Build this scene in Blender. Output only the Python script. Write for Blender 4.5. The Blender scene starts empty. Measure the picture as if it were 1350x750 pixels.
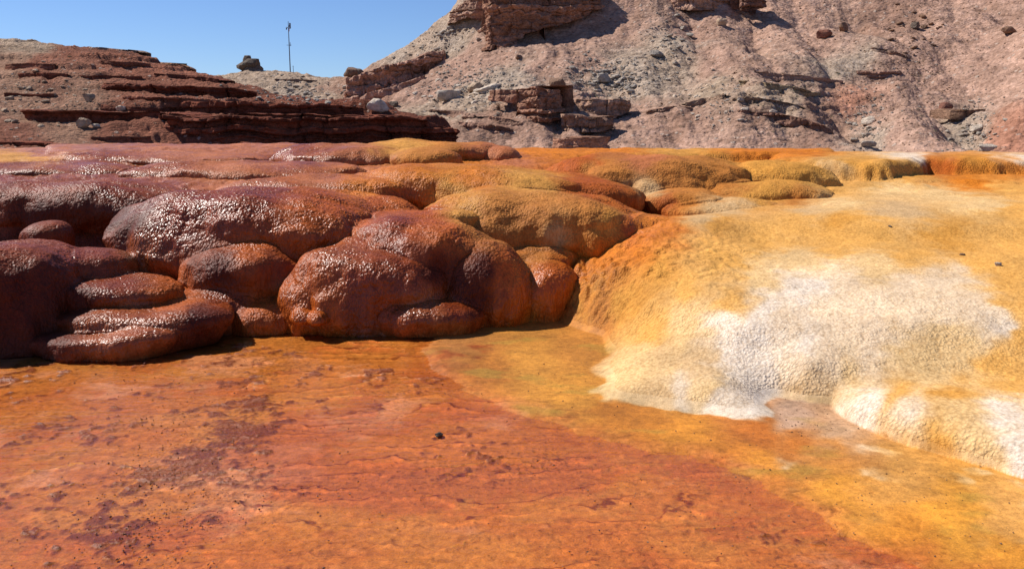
import bpy, math, random
import numpy as np, time, os
T0 = time.time()
def tick(m):
    return
    if os.environ.get('TICK'): print('TICK', m, round(time.time()-T0, 1), flush=True)
from mathutils import Vector
from mathutils.bvhtree import BVHTree
PI = math.pi
random.seed(7); rng = np.random.default_rng(11)
sc = bpy.context.scene
COL = sc.collection
# ------------------------------------------------------------------ camera model
F = 1169.0; PIT = math.radians(10.2); CH = 1.7
cp, sp_ = math.cos(PIT), math.sin(PIT)
def ray(px, py):
    u = (px-675)/F; v = (375-py)/F
    return np.array([u, cp+v*sp_, -sp_+v*cp])
def atY(px, py, Y):
    d = ray(px, py); t = Y/d[1]
    return np.array([d[0]*t, Y, CH+d[2]*t])
def atZ(px, py, z):
    d = ray(px, py); t = (z-CH)/d[2]
    return np.array([d[0]*t, d[1]*t, z])
# ------------------------------------------------------------------ noise
_perm = rng.permutation(256).astype(np.int32); _perm = np.concatenate([_perm, _perm, _perm])
_g = rng.normal(size=(256, 3)).astype(np.float32); _g /= np.linalg.norm(_g, axis=1)[:, None]
def perlin(P, s=1.0, off=0.0):
    P = np.asarray(P, dtype=np.float32)*np.asarray(s, dtype=np.float32)+np.float32(off)
    I = np.floor(P).astype(np.int32); f = P-I; I &= 255
    w = f*f*f*(f*(f*6-15)+10); out = 0
    for dx in (0, 1):
        wx = w[:, 0] if dx else 1-w[:, 0]
        for dy in (0, 1):
            wy = w[:, 1] if dy else 1-w[:, 1]
            for dz in (0, 1):
                wz = w[:, 2] if dz else 1-w[:, 2]
                h = _perm[_perm[_perm[(I[:, 0]+dx) & 255]+((I[:, 1]+dy) & 255)]+((I[:, 2]+dz) & 255)]
                g = _g[h]
                out = out+wx*wy*wz*(g[:, 0]*(f[:, 0]-dx)+g[:, 1]*(f[:, 1]-dy)+g[:, 2]*(f[:, 2]-dz))
    return out*1.5
def fbm(P, s, o=4, off=0.0, gain=.5):
    a, t = 1.0, 0
    s = np.asarray(s, dtype=np.float32)
    for i in range(o):
        t = t+a*perlin(P, s*(2.03**i), off+i*17.3); a *= gain
    return t
def sstep(a, b, x):
    t = np.clip((x-a)/(b-a), 0, 1); return t*t*(3-2*t)
def hash1(i, seed=0):
    i = np.asarray(i).astype(np.int64)
    return _perm[(_perm[(i+seed*37) & 255]+seed*11) & 255]/255.0
# ------------------------------------------------------------------ mesh helpers
def mesh_np(name, V, Q, smooth=True):
    me = bpy.data.meshes.new(name)
    V = np.asarray(V, dtype=np.float32); Q = np.asarray(Q, dtype=np.int32)
    k = Q.shape[1]
    me.vertices.add(len(V)); me.vertices.foreach_set('co', V.ravel())
    me.loops.add(Q.size); me.loops.foreach_set('vertex_index', Q.ravel())
    me.polygons.add(len(Q)); me.polygons.foreach_set('loop_start', np.arange(0, Q.size, k, dtype=np.int32))
    me.polygons.foreach_set('use_smooth', np.full(len(Q), smooth, dtype=bool))
    me.update(calc_edges=True)
    return me
def link(name, me, mat=None, parent=None):
    o = bpy.data.objects.new(name, me); COL.objects.link(o)
    if mat is not None: me.materials.append(mat)
    if parent is not None: o.parent = parent
    return o
def tag(o, label=None, cat=None, group=None, kind=None):
    if label: o['label'] = label
    if cat: o['category'] = cat
    if group: o['group'] = group
    if kind: o['kind'] = kind
    return o
def gridq(nu, nv, wrap=False):
    i = np.arange(nu if wrap else nu-1); j = np.arange(nv-1)
    I, J = np.meshgrid(i, j, indexing='ij'); I2 = (I+1) % nu
    return np.stack([I*nv+J, I2*nv+J, I2*nv+J+1, I*nv+J+1], -1).reshape(-1, 4)
def setattrs(me, col, wet=None):
    a = me.color_attributes.new('Col', 'FLOAT_COLOR', 'POINT')
    c = np.ones((len(col), 4), dtype=np.float32); c[:, :3] = col
    a.data.foreach_set('color', c.ravel())
    if wet is not None:
        b = me.attributes.new('wet', 'FLOAT', 'POINT'); b.data.foreach_set('value', wet.astype(np.float32))
def sqd(a, b):
    a = a.astype(np.float32); b = b.astype(np.float32)
    return np.maximum((a*a).sum(1)[:, None]+(b*b).sum(1)[None]-2*a@b.T, 0)
class TPS:
    def __init__(s, X, z, reg=1e-4):
        X = np.asarray(X, float); z = np.asarray(z, float); s.X = X; n = len(X)
        K = s.k(X, X)+reg*np.eye(n); Pm = np.c_[np.ones(n), X]
        A = np.block([[K, Pm], [Pm.T, np.zeros((3, 3))]])
        w = np.linalg.solve(A, np.r_[z, 0, 0, 0]); s.w, s.a = w[:n], w[n:]
    def k(s, A, B):
        d2 = ((A[:, None, :]-B[None, :, :])**2).sum(-1); return .5*d2*np.log(d2+1e-12)
    def __call__(s, Q):
        out = np.empty(len(Q))
        for i in range(0, len(Q), 40000):
            q = Q[i:i+40000]; out[i:i+40000] = s.k(q, s.X)@s.w+s.a[0]+q@s.a[1:]
        return out
def tps_grid(f, Q, nu, nv, st=5):
    iu = np.unique(np.r_[np.arange(0, nu, st), nu-1]); iv = np.unique(np.r_[np.arange(0, nv, st), nv-1])
    q = Q.reshape(nu, nv, 2)[np.ix_(iu, iv)]; z = f(q.reshape(-1, 2)).reshape(len(iu), len(iv))
    z = np.array([np.interp(np.arange(nv), iv, r) for r in z])
    k = np.searchsorted(iu, np.arange(nu), side='right')-1; k = np.clip(k, 0, len(iu)-2)
    t = ((np.arange(nu)-iu[k])/(iu[k+1]-iu[k]))[:, None]
    return (z[k]*(1-t)+z[k+1]*t).ravel()
GRID = [None]
# ------------------------------------------------------------------ materials
def newmat(name):
    m = bpy.data.materials.new(name); m.use_nodes = True
    nt = m.node_tree; b = nt.nodes['Principled BSDF']; return m, nt, b
def N(nt, t, **kw):
    n = nt.nodes.new(t)
    for k, v in kw.items():
        if hasattr(n, k): setattr(n, k, v)
        else: n.inputs[k.replace('_', ' ')].default_value = v
    return n
def L(nt, a, b): nt.links.new(a, b)
def ramp(nt, fac, stops):
    r = nt.nodes.new('ShaderNodeValToRGB'); L(nt, fac, r.inputs[0])
    e = r.color_ramp.elements
    e[0].position, e[0].color = stops[0][0], (*stops[0][1], 1) if len(stops[0][1]) == 3 else stops[0][1]
    e[1].position, e[1].color = stops[-1][0], (*stops[-1][1], 1)
    for p, c in stops[1:-1]:
        x = e.new(p); x.color = (*c, 1)
    return r.outputs[0]
def g(v): return (v, v, v)
def math_(nt, op, a, b=None, c=None):
    n = nt.nodes.new('ShaderNodeMath'); n.operation = op
    for i, x in enumerate((a, b, c)):
        if x is None: continue
        if isinstance(x, (int, float)): n.inputs[i].default_value = x
        else: L(nt, x, n.inputs[i])
    return n.outputs[0]
def mixc(nt, mode, fac, a, b):
    n = nt.nodes.new('ShaderNodeMix'); n.data_type = 'RGBA'; n.blend_type = mode
    for s, x in ((n.inputs[0], fac), (n.inputs[6], a), (n.inputs[7], b)):
        if isinstance(x, (int, float)): s.default_value = x
        elif isinstance(x, tuple): s.default_value = (*x, 1)
        else: L(nt, x, s)
    return n.outputs[2]
def coords(nt, scale=(1, 1, 1)):
    geo = nt.nodes.new('ShaderNodeNewGeometry'); mp = nt.nodes.new('ShaderNodeMapping')
    mp.inputs['Scale'].default_value = scale; L(nt, geo.outputs['Position'], mp.inputs['Vector'])
    return mp.outputs[0]
def noise(nt, vec, s, d=4, r=.55):
    n = N(nt, 'ShaderNodeTexNoise'); n.inputs['Scale'].default_value = s; n.inputs['Detail'].default_value = d
    n.inputs['Roughness'].default_value = r; L(nt, vec, n.inputs['Vector']); return n.outputs['Fac']
def voro(nt, vec, s, sm=.35):
    n = N(nt, 'ShaderNodeTexVoronoi'); n.feature = 'SMOOTH_F1'; n.inputs['Scale'].default_value = s
    n.inputs['Smoothness'].default_value = sm; L(nt, vec, n.inputs['Vector']); return n.outputs['Distance']
def attr(nt, name):
    n = nt.nodes.new('ShaderNodeAttribute'); n.attribute_name = name; return n
def bump(nt, h, dist, strength=1.0, nrm=None):
    b = nt.nodes.new('ShaderNodeBump'); b.inputs['Distance'].default_value = dist
    b.inputs['Strength'].default_value = strength
    L(nt, h, b.inputs['Height'])
    if nrm is not None: L(nt, nrm, b.inputs['Normal'])
    return b.outputs[0]
def nt_sep(nt, c):
    n = nt.nodes.new('ShaderNodeSeparateColor'); L(nt, c, n.inputs[0]); return n.outputs[0]
def travertine_mat(name='travertine'):
    m, nt, b = newmat(name)
    c = attr(nt, 'Col'); w = attr(nt, 'wet').outputs['Fac']
    v0 = coords(nt); vd = coords(nt, (1, 1, .45))
    n1 = noise(nt, v0, 2.2, 4, .6); n2 = noise(nt, vd, 30, 4, .65)
    pp = N(nt, 'ShaderNodeTexVoronoi'); pp.inputs['Scale'].default_value = 52
    dst = nt.nodes.new('ShaderNodeVectorMath'); dst.operation = 'ADD'; L(nt, vd, dst.inputs[0])
    nc = N(nt, 'ShaderNodeTexNoise'); nc.inputs['Scale'].default_value = 18; nc.inputs['Detail'].default_value = 2; L(nt, v0, nc.inputs['Vector'])
    sc2 = nt.nodes.new('ShaderNodeVectorMath'); sc2.operation = 'SCALE'; sc2.inputs['Scale'].default_value = .03; L(nt, nc.outputs['Color'], sc2.inputs[0])
    L(nt, sc2.outputs[0], dst.inputs[1]); L(nt, dst.outputs[0], pp.inputs['Vector']); pop = pp.outputs['Distance']
    col = mixc(nt, 'MULTIPLY', 1.0, c.outputs['Color'], ramp(nt, n1, [(.3, g(.84)), (.7, g(1.12))]))
    col = mixc(nt, 'MULTIPLY', .8, col, ramp(nt, n2, [(.3, (.80, .72, .62)), (.52, g(1.0)), (.72, (1.15, 1.12, 1.1))]))
    st_ = noise(nt, coords(nt, (1, 1, .10)), 11, 3, .6)
    col = mixc(nt, 'MULTIPLY', math_(nt, 'MULTIPLY_ADD', w, .55, .22), col, ramp(nt, st_, [(.34, (.66, .58, .50)), (.52, g(1.0)), (.68, (1.22, 1.18, 1.12))]))
    # grime settled in the pits between the grains
    col = mixc(nt, 'MULTIPLY', .45, col, ramp(nt, pop, [(.25, g(1.08)), (.75, (.60, .50, .42))]))
    L(nt, col, b.inputs['Base Color'])
    rg = math_(nt, 'MULTIPLY_ADD', w, -.63, .90)
    rg = math_(nt, 'ADD', rg, math_(nt, 'MULTIPLY', math_(nt, 'SUBTRACT', n2, .5), .2))
    rg = math_(nt, 'ADD', rg, math_(nt, 'MULTIPLY', math_(nt, 'SUBTRACT', n1, .5), .55))
    L(nt, rg, b.inputs['Roughness'])
    sp = math_(nt, 'MULTIPLY_ADD', w, .26, .06); L(nt, sp, b.inputs['Specular IOR Level'])
    hp = math_(nt, 'MULTIPLY', pop, -1.5)
    hp = math_(nt, 'MULTIPLY', hp, ramp(nt, noise(nt, v0, 3.4, 3, .6), [(.36, g(.35)), (.62, g(1.0))]))
    h = math_(nt, 'MULTIPLY_ADD', n2, .9, hp)
    geo = nt.nodes.new('ShaderNodeNewGeometry'); sx = nt.nodes.new('ShaderNodeSeparateXYZ'); L(nt, geo.outputs['Normal'], sx.inputs[0])
    flat = nt.nodes.new('ShaderNodeMapRange'); flat.inputs['From Min'].default_value = .80; flat.inputs['From Max'].default_value = .99; flat.inputs['To Min'].default_value = .72; flat.inputs['To Max'].default_value = .2; L(nt, sx.outputs['Z'], flat.inputs['Value'])
    dry = math_(nt, 'SUBTRACT', 1.0, w)
    h = math_(nt, 'MULTIPLY_ADD', math_(nt, 'MULTIPLY', noise(nt, coords(nt, (1, 1, 2.6)), 34, 3, .6), dry), 1.6, h)
    bn = nt.nodes.new('ShaderNodeBump'); bn.inputs['Distance'].default_value = .011
    L(nt, h, bn.inputs['Height']); L(nt, math_(nt, 'MAXIMUM', flat.outputs[0], math_(nt, 'MULTIPLY', w, .55)), bn.inputs['Strength'])
    L(nt, bn.outputs[0], b.inputs['Normal'])
    return m
def hill_mat(name, fine=1.0, stones=.55):
    m, nt, b = newmat(name)
    c = attr(nt, 'Col'); v0 = coords(nt); vs = coords(nt, (.25, .25, 1.6))
    n1 = noise(nt, v0, .35, 6, .6); n2 = noise(nt, v0, 2.4*fine, 6, .72); n3 = noise(nt, vs, 1.2, 5, .7)
    vv = N(nt, 'ShaderNodeTexVoronoi'); vv.inputs['Scale'].default_value = 1.5*fine; L(nt, v0, vv.inputs['Vector'])
    col = mixc(nt, 'MULTIPLY', 1.0, c.outputs['Color'], ramp(nt, n1, [(.32, (.84, .82, .80)), (.68, (1.12, 1.14, 1.16))]))
    col = mixc(nt, 'MULTIPLY', 1.0, col, ramp(nt, n2, [(.34, (.78, .75, .72)), (.5, g(1.0)), (.68, (1.15, 1.15, 1.16))]))
    col = mixc(nt, 'MULTIPLY', .7, col, ramp(nt, n3, [(.36, (.72, .66, .62)), (.62, (1.14, 1.12, 1.1))]))
    v2 = N(nt, 'ShaderNodeTexVoronoi'); v2.inputs['Scale'].default_value = 2.6*fine; L(nt, coords(nt, (1, 1, 1.8)), v2.inputs['Vector'])
    cell = math_(nt, 'MULTIPLY', nt_sep(nt, v2.outputs['Color']), 1.0)
    col = mixc(nt, 'MULTIPLY', .9, col, ramp(nt, cell, [(.0, (.70, .68, .66)), (.3, g(.97)), (.85, g(1.03)), (1, (1.3, 1.32, 1.34))]))
    # scattered paler stones in the scree
    sel = ramp(nt, vv.outputs['Color'], [(.74, g(0)), (.78, g(1))])
    core = ramp(nt, vv.outputs['Distance'], [(.28, g(1)), (.36, g(0))])
    f = math_(nt, 'MULTIPLY', sel, core)
    col = mixc(nt, 'MIX', math_(nt, 'MULTIPLY', f, stones), col, (.46, .38, .31))
    L(nt, col, b.inputs['Base Color']); b.inputs['Roughness'].default_value = .95
    b.inputs['Specular IOR Level'].default_value = .1
    h = math_(nt, 'MULTIPLY_ADD', n2, 1.0, math_(nt, 'MULTIPLY', n3, .3+.5*(stones == 0)))
    h = math_(nt, 'MULTIPLY_ADD', f, .4, h)
    h = math_(nt, 'MULTIPLY_ADD', v2.outputs['Distance'], -.5, h)
    L(nt, bump(nt, h, .30, .8), b.inputs['Normal'])
    return m
def rock_mat(name, c, v=.25, rough=.92):
    m, nt, b = newmat(name); v0 = coords(nt); vs = coords(nt, (.5, .5, 3))
    oi = nt.nodes.new('ShaderNodeObjectInfo')
    col = mixc(nt, 'MULTIPLY', 1.0, c, ramp(nt, noise(nt, v0, 2.2, 5, .65), [(.3, g(1-v*1.6)), (.7, g(1+v))]))
    col = mixc(nt, 'MULTIPLY', .7, col, ramp(nt, noise(nt, vs, 2, 4, .6), [(.35, (.7, .66, .62)), (.6, g(1.1))]))
    col = mixc(nt, 'MULTIPLY', 1.0, col, ramp(nt, oi.outputs['Random'], [(0, g(.78)), (1, (1.18, 1.15, 1.1))]))
    L(nt, col, b.inputs['Base Color']); b.inputs['Roughness'].default_value = rough
    L(nt, bump(nt, noise(nt, v0, 5, 5, .7), .25, .8), b.inputs['Normal']); return m
M_TRAV = travertine_mat()
# ------------------------------------------------------------------ travertine base surface
# control points: pixel of the photo, real height of the surface there
CP = [ # pool side (water level)
 (-200,470,-.03),(0,480,-.03),(150,465,-.03),(310,435,-.03),(430,424,-.03),(560,424,-.03),(650,418,-.01),(690,411,.02),
 (735,416,.02),(790,440,.02),(775,480,.02),(785,505,.02),(830,533,.02),(900,545,.02),(1040,556,.02),(1100,560,.02),(1200,600,.02),(1350,636,.02),(1500,660,.02),
 (0,600,-.03),(300,560,-.03),(600,560,-.02),(700,500,.01),(900,600,.015),(1150,640,.02),(1200,740,.01),(600,750,-.03),(0,750,-.03),(1350,750,.02),
 (650,450,.012),(-200,750,-.03),(1550,800,.02),(675,1100,-.02),(-300,1100,-.02),(1700,1100,.02),
 # ochre dome, white face and the flat above
 (1060,487,0.184),(1060,460,0.262),(1060,430,0.354),(1060,400,0.441),(1060,370,0.524),(1060,340,0.606),(1060,315,0.679),(1060,300,0.752),(1060,285,0.820),(1060,270,0.858),(1060,258,0.883),(1060,248,0.912),(1130,487,0.188),(1130,460,0.267),(1130,430,0.361),(1130,400,0.450),(1130,370,0.535),(1130,340,0.619),(1130,315,0.693),(1130,300,0.767),(1130,285,0.837),(1130,270,0.876),(1130,258,0.901),(1130,248,0.931),(1210,487,0.190),(1210,460,0.270),(1210,430,0.365),(1210,400,0.455),(1210,370,0.540),(1210,340,0.625),(1210,315,0.700),(1210,300,0.775),(1210,285,0.845),(1210,270,0.885),(1210,258,0.910),(1210,248,0.940),(1290,487,0.190),(1290,460,0.270),(1290,430,0.365),(1290,400,0.455),(1290,370,0.540),(1290,340,0.625),(1290,315,0.700),(1290,300,0.775),(1290,285,0.845),(1290,270,0.885),(1290,258,0.910),(1290,248,0.940),(1370,487,0.192),(1370,460,0.273),(1370,430,0.369),(1370,400,0.460),(1370,370,0.545),(1370,340,0.631),(1370,315,0.707),(1370,300,0.783),(1370,285,0.853),(1370,270,0.894),(1370,258,0.919),(1370,248,0.949),(1500,487,0.196),(1500,460,0.278),(1500,430,0.376),(1500,400,0.469),(1500,370,0.556),(1500,340,0.644),(1500,315,0.721),(1500,300,0.798),(1500,285,0.870),(1500,270,0.912),(1500,258,0.937),(1500,248,0.968),(985,430,0.350),(985,400,0.437),(985,370,0.518),(985,340,0.600),(985,315,0.672),(985,300,0.744),(985,285,0.811),(985,270,0.850),(985,258,0.874),(985,248,0.902),(900,292,.80),(900,310,.72),(900,330,.64),(900,360,.54),(900,400,.40),(900,440,.25),(850,300,.74),(850,330,.62),(850,360,.50),(850,400,.34),(850,430,.20),(800,320,.60),(800,345,.50),(800,380,.33),(800,410,.19),(800,430,.08),(760,328,.52),(760,350,.43),(760,380,.29),(760,405,.14),(715,350,.38),(715,375,.27),(715,400,.12),(690,375,.22),(688,403,.06),(850,462,.14),(800,500,.02),(830,478,.12),(835,505,.09),(880,485,.135),(900,512,.095),(940,498,.145),(960,527,.08),(1000,538,.055),(860,538,.012),(930,546,.012),(940,470,.19),(1000,490,.13),(1000,460,.23),(1040,520,.03),(1090,530,.03),(1150,515,.1),(1100,240,.97),(1200,236,1.0),(1350,237,1.0),(1550,237,1.0),
 # left body under the mounds
 ]
CPY = [ # pixel, forward distance
 (-250,420,7.6),(-150,300,8.6),(50,340,8.4),(200,400,8.2),(350,400,8.1),(520,390,8.2),(620,380,8.4),(700,340,9.0),(760,320,9.4),
 (50,262,9.0),(200,262,9.2),(350,262,9.2),(500,262,9.6),(650,262,9.8),(-200,262,9.0),(800,275,10.2),
 (0,235,9.9),(200,235,10.2),(400,235,10.4),(600,235,10.6),(780,240,11),(900,262,11),
 (0,208,11.8),(200,206,12),(400,207,12),(600,206,12.4),(800,212,12.8),(1000,222,12.8),(1200,222,13),(1400,222,13),(-300,208,12),
 ]
def polar(P): return np.c_[np.arctan2(P[:, 0], P[:, 1]), np.log(np.hypot(P[:, 0], P[:, 1]))]
cpts = [atZ(*c) for c in CP]+[atY(*c) for c in CPY]
# the rim and the fall behind it
for px in range(-500, 1901, 160):
    zr = 1.30 if px < 900 else 1.22
    x = (px-675)/F
    for Y, z in ((14.2, zr), (15.5, zr-.1), (19, .1), (25, -.9), (34, -1.0)):
        cpts.append(np.array([x*Y, Y, z]))
cpts = np.array(cpts)
tps = TPS(polar(cpts), cpts[:, 2], 2e-4)
def polysd(X, Yv, poly):
    """signed distance, positive inside"""
    p = np.asarray(poly); n = len(p); d = np.full(len(X), 1e9); ins = np.zeros(len(X), bool)
    for i in range(n):
        a, b = p[i], p[(i+1) % n]; e = b-a; t = np.clip(((X-a[0])*e[0]+(Yv-a[1])*e[1])/(e@e+1e-12), 0, 1)
        d = np.minimum(d, np.hypot(X-a[0]-t*e[0], Yv-a[1]-t*e[1]))
        c = ((a[1] > Yv) != (b[1] > Yv)) & (X < (b[0]-a[0])*(Yv-a[1])/(b[1]-a[1]+1e-12)+a[0]); ins ^= c
    return np.where(ins, d, -d)
# shelves: front edge [(px, py_base)], base height, back distance, top (height front, height back), edge width
SH = []
def shelf(front, zb, back, ztf, ztb, w, p=2.2, wob=.06, wf=1.6):
    fr = [(atZ(px, py, zb) if zb is not None else None) for px, py in front]
    fr = [q[:2] for q in fr]
    y0 = min(q[1] for q in fr)
    poly = fr+[(fr[-1][0]*back/fr[-1][1], back), (fr[0][0]*back/fr[0][1], back)]
    SH.append((np.array(poly), zb, y0, back, ztf, ztb, w, p, wob, wf))
def shelfY(front, Y, zt, back, h, w, **k):
    """front: [(px, py_top_edge, Y)] ; the wall is h high"""
    pts = [atY(a, b, c) for a, b, c in front]
    poly = [q[:2] for q in pts]+[(pts[-1][0]*back/pts[-1][1], back), (pts[0][0]*back/pts[0][1], back)]
    zf = np.mean([q[2] for q in pts])
    SH.append((np.array(poly), zf-h, min(q[1] for q in pts), back, zf, zt, w, k.get('p', 2.2), k.get('wob', .07), k.get('wf', 1.6)))
# lower right apron
shelf([(1090,525),(1098,538),(1115,552),(1150,568),(1200,588),(1260,604),(1350,629),(1500,655)], .015, 5.6, .165, .21, .30, 2.0, .03)
# right curtains and rim
shelfY([(1010,212,12.6),(1050,211,12.0),(1090,210,11.7),(1140,210,11.4),(1180,210,11.4),(1212,210,11.9),(1230,210,12.4),(1260,210,12.1),(1320,210,12.0),(1400,210,12.1),(1560,210,12.0)], 0, 1.29, 14.8, .40, .34, wob=.07, p=2.6)
shelfY([(655,208,12.6),(700,203,12.8),(850,203,13.1),(960,204,13.3),(1060,205,13.6),(1110,204,13.8)], 0, 1.36, 15.0, .16, .25)
shelfY([(980,270,10.0),(1050,263,10.4),(1120,258,10.6),(1200,262,10.3),(1300,257,10.6),(1400,261,10.4),(1560,262,10.3)], 0, 1.04, 12, .15, .22, wob=.12)
shelfY([(1110,246,11.0),(1180,249,10.8),(1240,243,11.2),(1320,245,11.1),(1420,246,11),(1560,246,11)], 0, 1.10, 12.4, .15, .2, wob=.12)
# left sheets
shelfY([(-350,262,8.6),(-100,262,8.5),(20,262,8.6),(100,262,8.8),(170,262,9.0),(260,258,9.2)], 0, 1.16, 10.6, .45, .16)
shelfY([(-300,226,10.4),(-50,236,9.9),(100,240,9.9),(250,244,9.6),(350,240,9.9),(470,238,10.2),(560,238,10.4)], 0, 1.27, 12.5, .07, .12)
shelfY([(150,232,10.6),(230,236,10.4),(330,232,10.5),(420,226,10.9),(500,222,11.2)], 0, 1.32, 12.8, .08, .12)
shelfY([(-300,210,11.6),(-20,212,11.4),(60,216,11.2),(180,213,11.6),(300,207,12.0),(380,203,12.6)], 0, 1.37, 14.6, .06, .15)
shelfY([(60,203,12.4),(180,200,12.9),(330,197,13.2),(480,196,13.5),(600,195,13.6)], 0, 1.43, 15.0, .05, .2)
def base_z(X, Y):
    P2 = np.c_[X, Y]; z = tps_grid(tps, polar(P2), *GRID[0]) if GRID[0] else tps(polar(P2))
    P3 = np.c_[X, Y, np.zeros(len(X))]
    r = np.hypot(X, Y)
    hi = sstep(.05, .4, z)*(1-sstep(15, 18, r))
    z = z+hi*.03*fbm(P3, .9, 3, 5.0)
    for poly, zb, y0, back, zf, zt, w, p, wob, wf in SH:
        m = (Y > poly[:, 1].min()-.6) & (Y < back+1) & (X > poly[:, 0].min()-1) & (X < poly[:, 0].max()+1)
        if not m.any(): continue
        x, y = X[m], Y[m]; q = P3[m]
        d = polysd(x, y, poly)+wob*fbm(q, wf, 3, 3.0)+wob*.9*(np.abs(perlin(q, 5.0))-.2)
        t = np.clip(d/w, 0, 1); pr = (1-(1-t)**p)**(1/p)
        top = zf+(zt-zf)*np.clip((y-y0)/(back-y0), 0, 1)
        fade = 1-sstep(back-.8, back, y)
        s = zb+(top-zb)*pr
        s = np.where(d > 0, z[m]*(1-fade)+np.maximum(z[m], s)*fade, z[m])
        k = .03; zz = z[m]; z[m] = np.maximum(zz, s)
    return z
# ------------------------------------------------------------------ detail: pool bed, crust, drips
BL = [(563,461),(595,490),(633,512),(699,549),(764,573),(843,590),(900,598),(940,608),(975,625),(1002,643),(1077,680),(1137,713),(1226,752)]
blw = np.array([atZ(a, b, 0)[:2] for a, b in BL])
poolpoly = np.vstack([[atZ(640, 424, 0)[:2]], [atZ(585, 436, 0)[:2]], blw, [blw[-1]+(blw[-1]-blw[-2])*12], [[-12, 0.2]], [[-14, 9]], [[0.0, 9]]])
def detail(X, Y, z):
    P3 = np.c_[X, Y, z]; r = np.hypot(X, Y)
    Pf = np.c_[X, Y, np.zeros(len(X))]
    # shelf of the red pool
    sd = polysd(X, Y, poolpoly)+.10*fbm(Pf, 1.4, 4, 9, .6)+.02*perlin(Pf, 14)
    low = 1-sstep(.04, .12, z)
    near = r < 16
    # terracettes
    warp = 1.9*perlin(Pf, (.45, .7, 1), 2)+1.0*perlin(Pf, (1.1, 1.7, 1), 4)+.55*perlin(Pf, (3, 4, 1), 8)+.33*perlin(Pf, (9, 9, 1), 1)*.7+.10*perlin(Pf, (25, 25, 1), 1)
    s = Y/.16-1.0*X+warp*1.15
    fr = s-np.floor(s); idn = np.floor(s)
    saw = np.exp(-(fr/.07)**2)+np.exp(-((1-fr)/.22)**2)*(fr > .07)
    amp = .35+.9*np.clip(fbm(Pf, (.5, .9, 1), 2, 13)+.35, 0, 1)
    amp *= np.clip(.55+2.0*perlin(Pf, (1.6, 2.2, 1), 77)+.5*perlin(Pf, (6, 8, 1), 78), 0, 1.4)
    amp = .35+.45*np.clip(amp, 0, 1.1)
    tread = (hash1(idn, 3)-.5)*.005
    inside = sstep(-.07, .09, sd)
    bed = -.013+.004*fbm(Pf, (1.2, 2.0, 1), 4, 21)+.0125*saw*amp+tread*.5+.0018*perlin(Pf, 40)+.003*np.abs(perlin(Pf, 15))
    # reddish granular crust patches standing out of the film of water
    cr = sstep(.25, .75, fbm(Pf, (1.6, 1.3, 1), 5, 55, .75)+.5*np.exp(-((X+1.72-.10*(Y-4))/.28)**2-((Y-4.3)/1.9)**2)+.25*np.exp(-((X+1.6)/.5)**2-((Y-3.1)/.5)**2)+.6*fbm(Pf, 11, 3, 56)-.08-.5*sstep(-1.2, -.3, X))
    gran = .7*np.abs(perlin(Pf, 30))+.8*np.abs(perlin(Pf, 62))
    bed = bed+cr*(.006+.011*gran)
    z2 = z.copy()
    zf = .010+.004*fbm(Pf, 1.3, 3, 61)+.005*np.exp(-((1-fr)/.35)**2)*amp*sstep(5.6, 4.2, Y)+.0012*perlin(Pf, 45)
    flat = np.maximum(zf, z-.014*(1-sstep(.03, .09, z)))
    z2 = np.where(low > 0, low*(inside*bed+(1-inside)*flat)+(1-low)*z, z)
    # draped, grainy relief of the terrace
    hi = sstep(.03, .15, z2)*near*(1-sstep(12.5, 15, r)*.7)
    dr = np.abs(perlin(P3, (7, 7, 2.5), 4))*.022+np.abs(perlin(P3, (17, 17, 7), 6))*.012+.006*perlin(P3, 38)
    lf = sstep(1.5, -.5, X-.3*(Y-7))
    z2 = z2+hi*(dr-.012)*(.35+.65*lf)+hi*(np.abs(perlin(P3, (5.2, 5.2, .7), 66))+.4*np.abs(perlin(P3, (12, 12, 2), 67))-.3)*.12*np.exp(-((X-.5)/.7)**2-((Y-7.7)/.8)**2)+hi*(np.abs(perlin(P3, (9, 9, 1.2), 68))-.3)*.05*np.exp(-((X-.8)/1.1)**2-((Y-7.5)/1.0)**2)+sstep(.8, 1.0, z)*near*(.028*fbm(Pf, (1.6, 1.6, 1), 3, 12)+.012*perlin(Pf, (5, 5, 1), 3))
    far = sstep(18, 30, r)
    z2 = z2+far*.25*fbm(Pf, .2, 4, 3)
    return z2, sd, cr, inside*low, fr, amp
def terrain(nu, nv, with_detail=True, amax=44):
    az = np.radians(np.linspace(-amax, amax, nu))
    # rows: more where the image is
    t = np.linspace(0, 1, nv)
    R = np.where(t < .76, 2.4*(8/2.4)**(t/.76), 8*2**((t-.76)/.24))
    A, RR = np.meshgrid(az, R, indexing='ij')
    X = (np.sin(A)*RR).ravel(); Y = (np.cos(A)*RR).ravel()
    return X, Y
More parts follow.
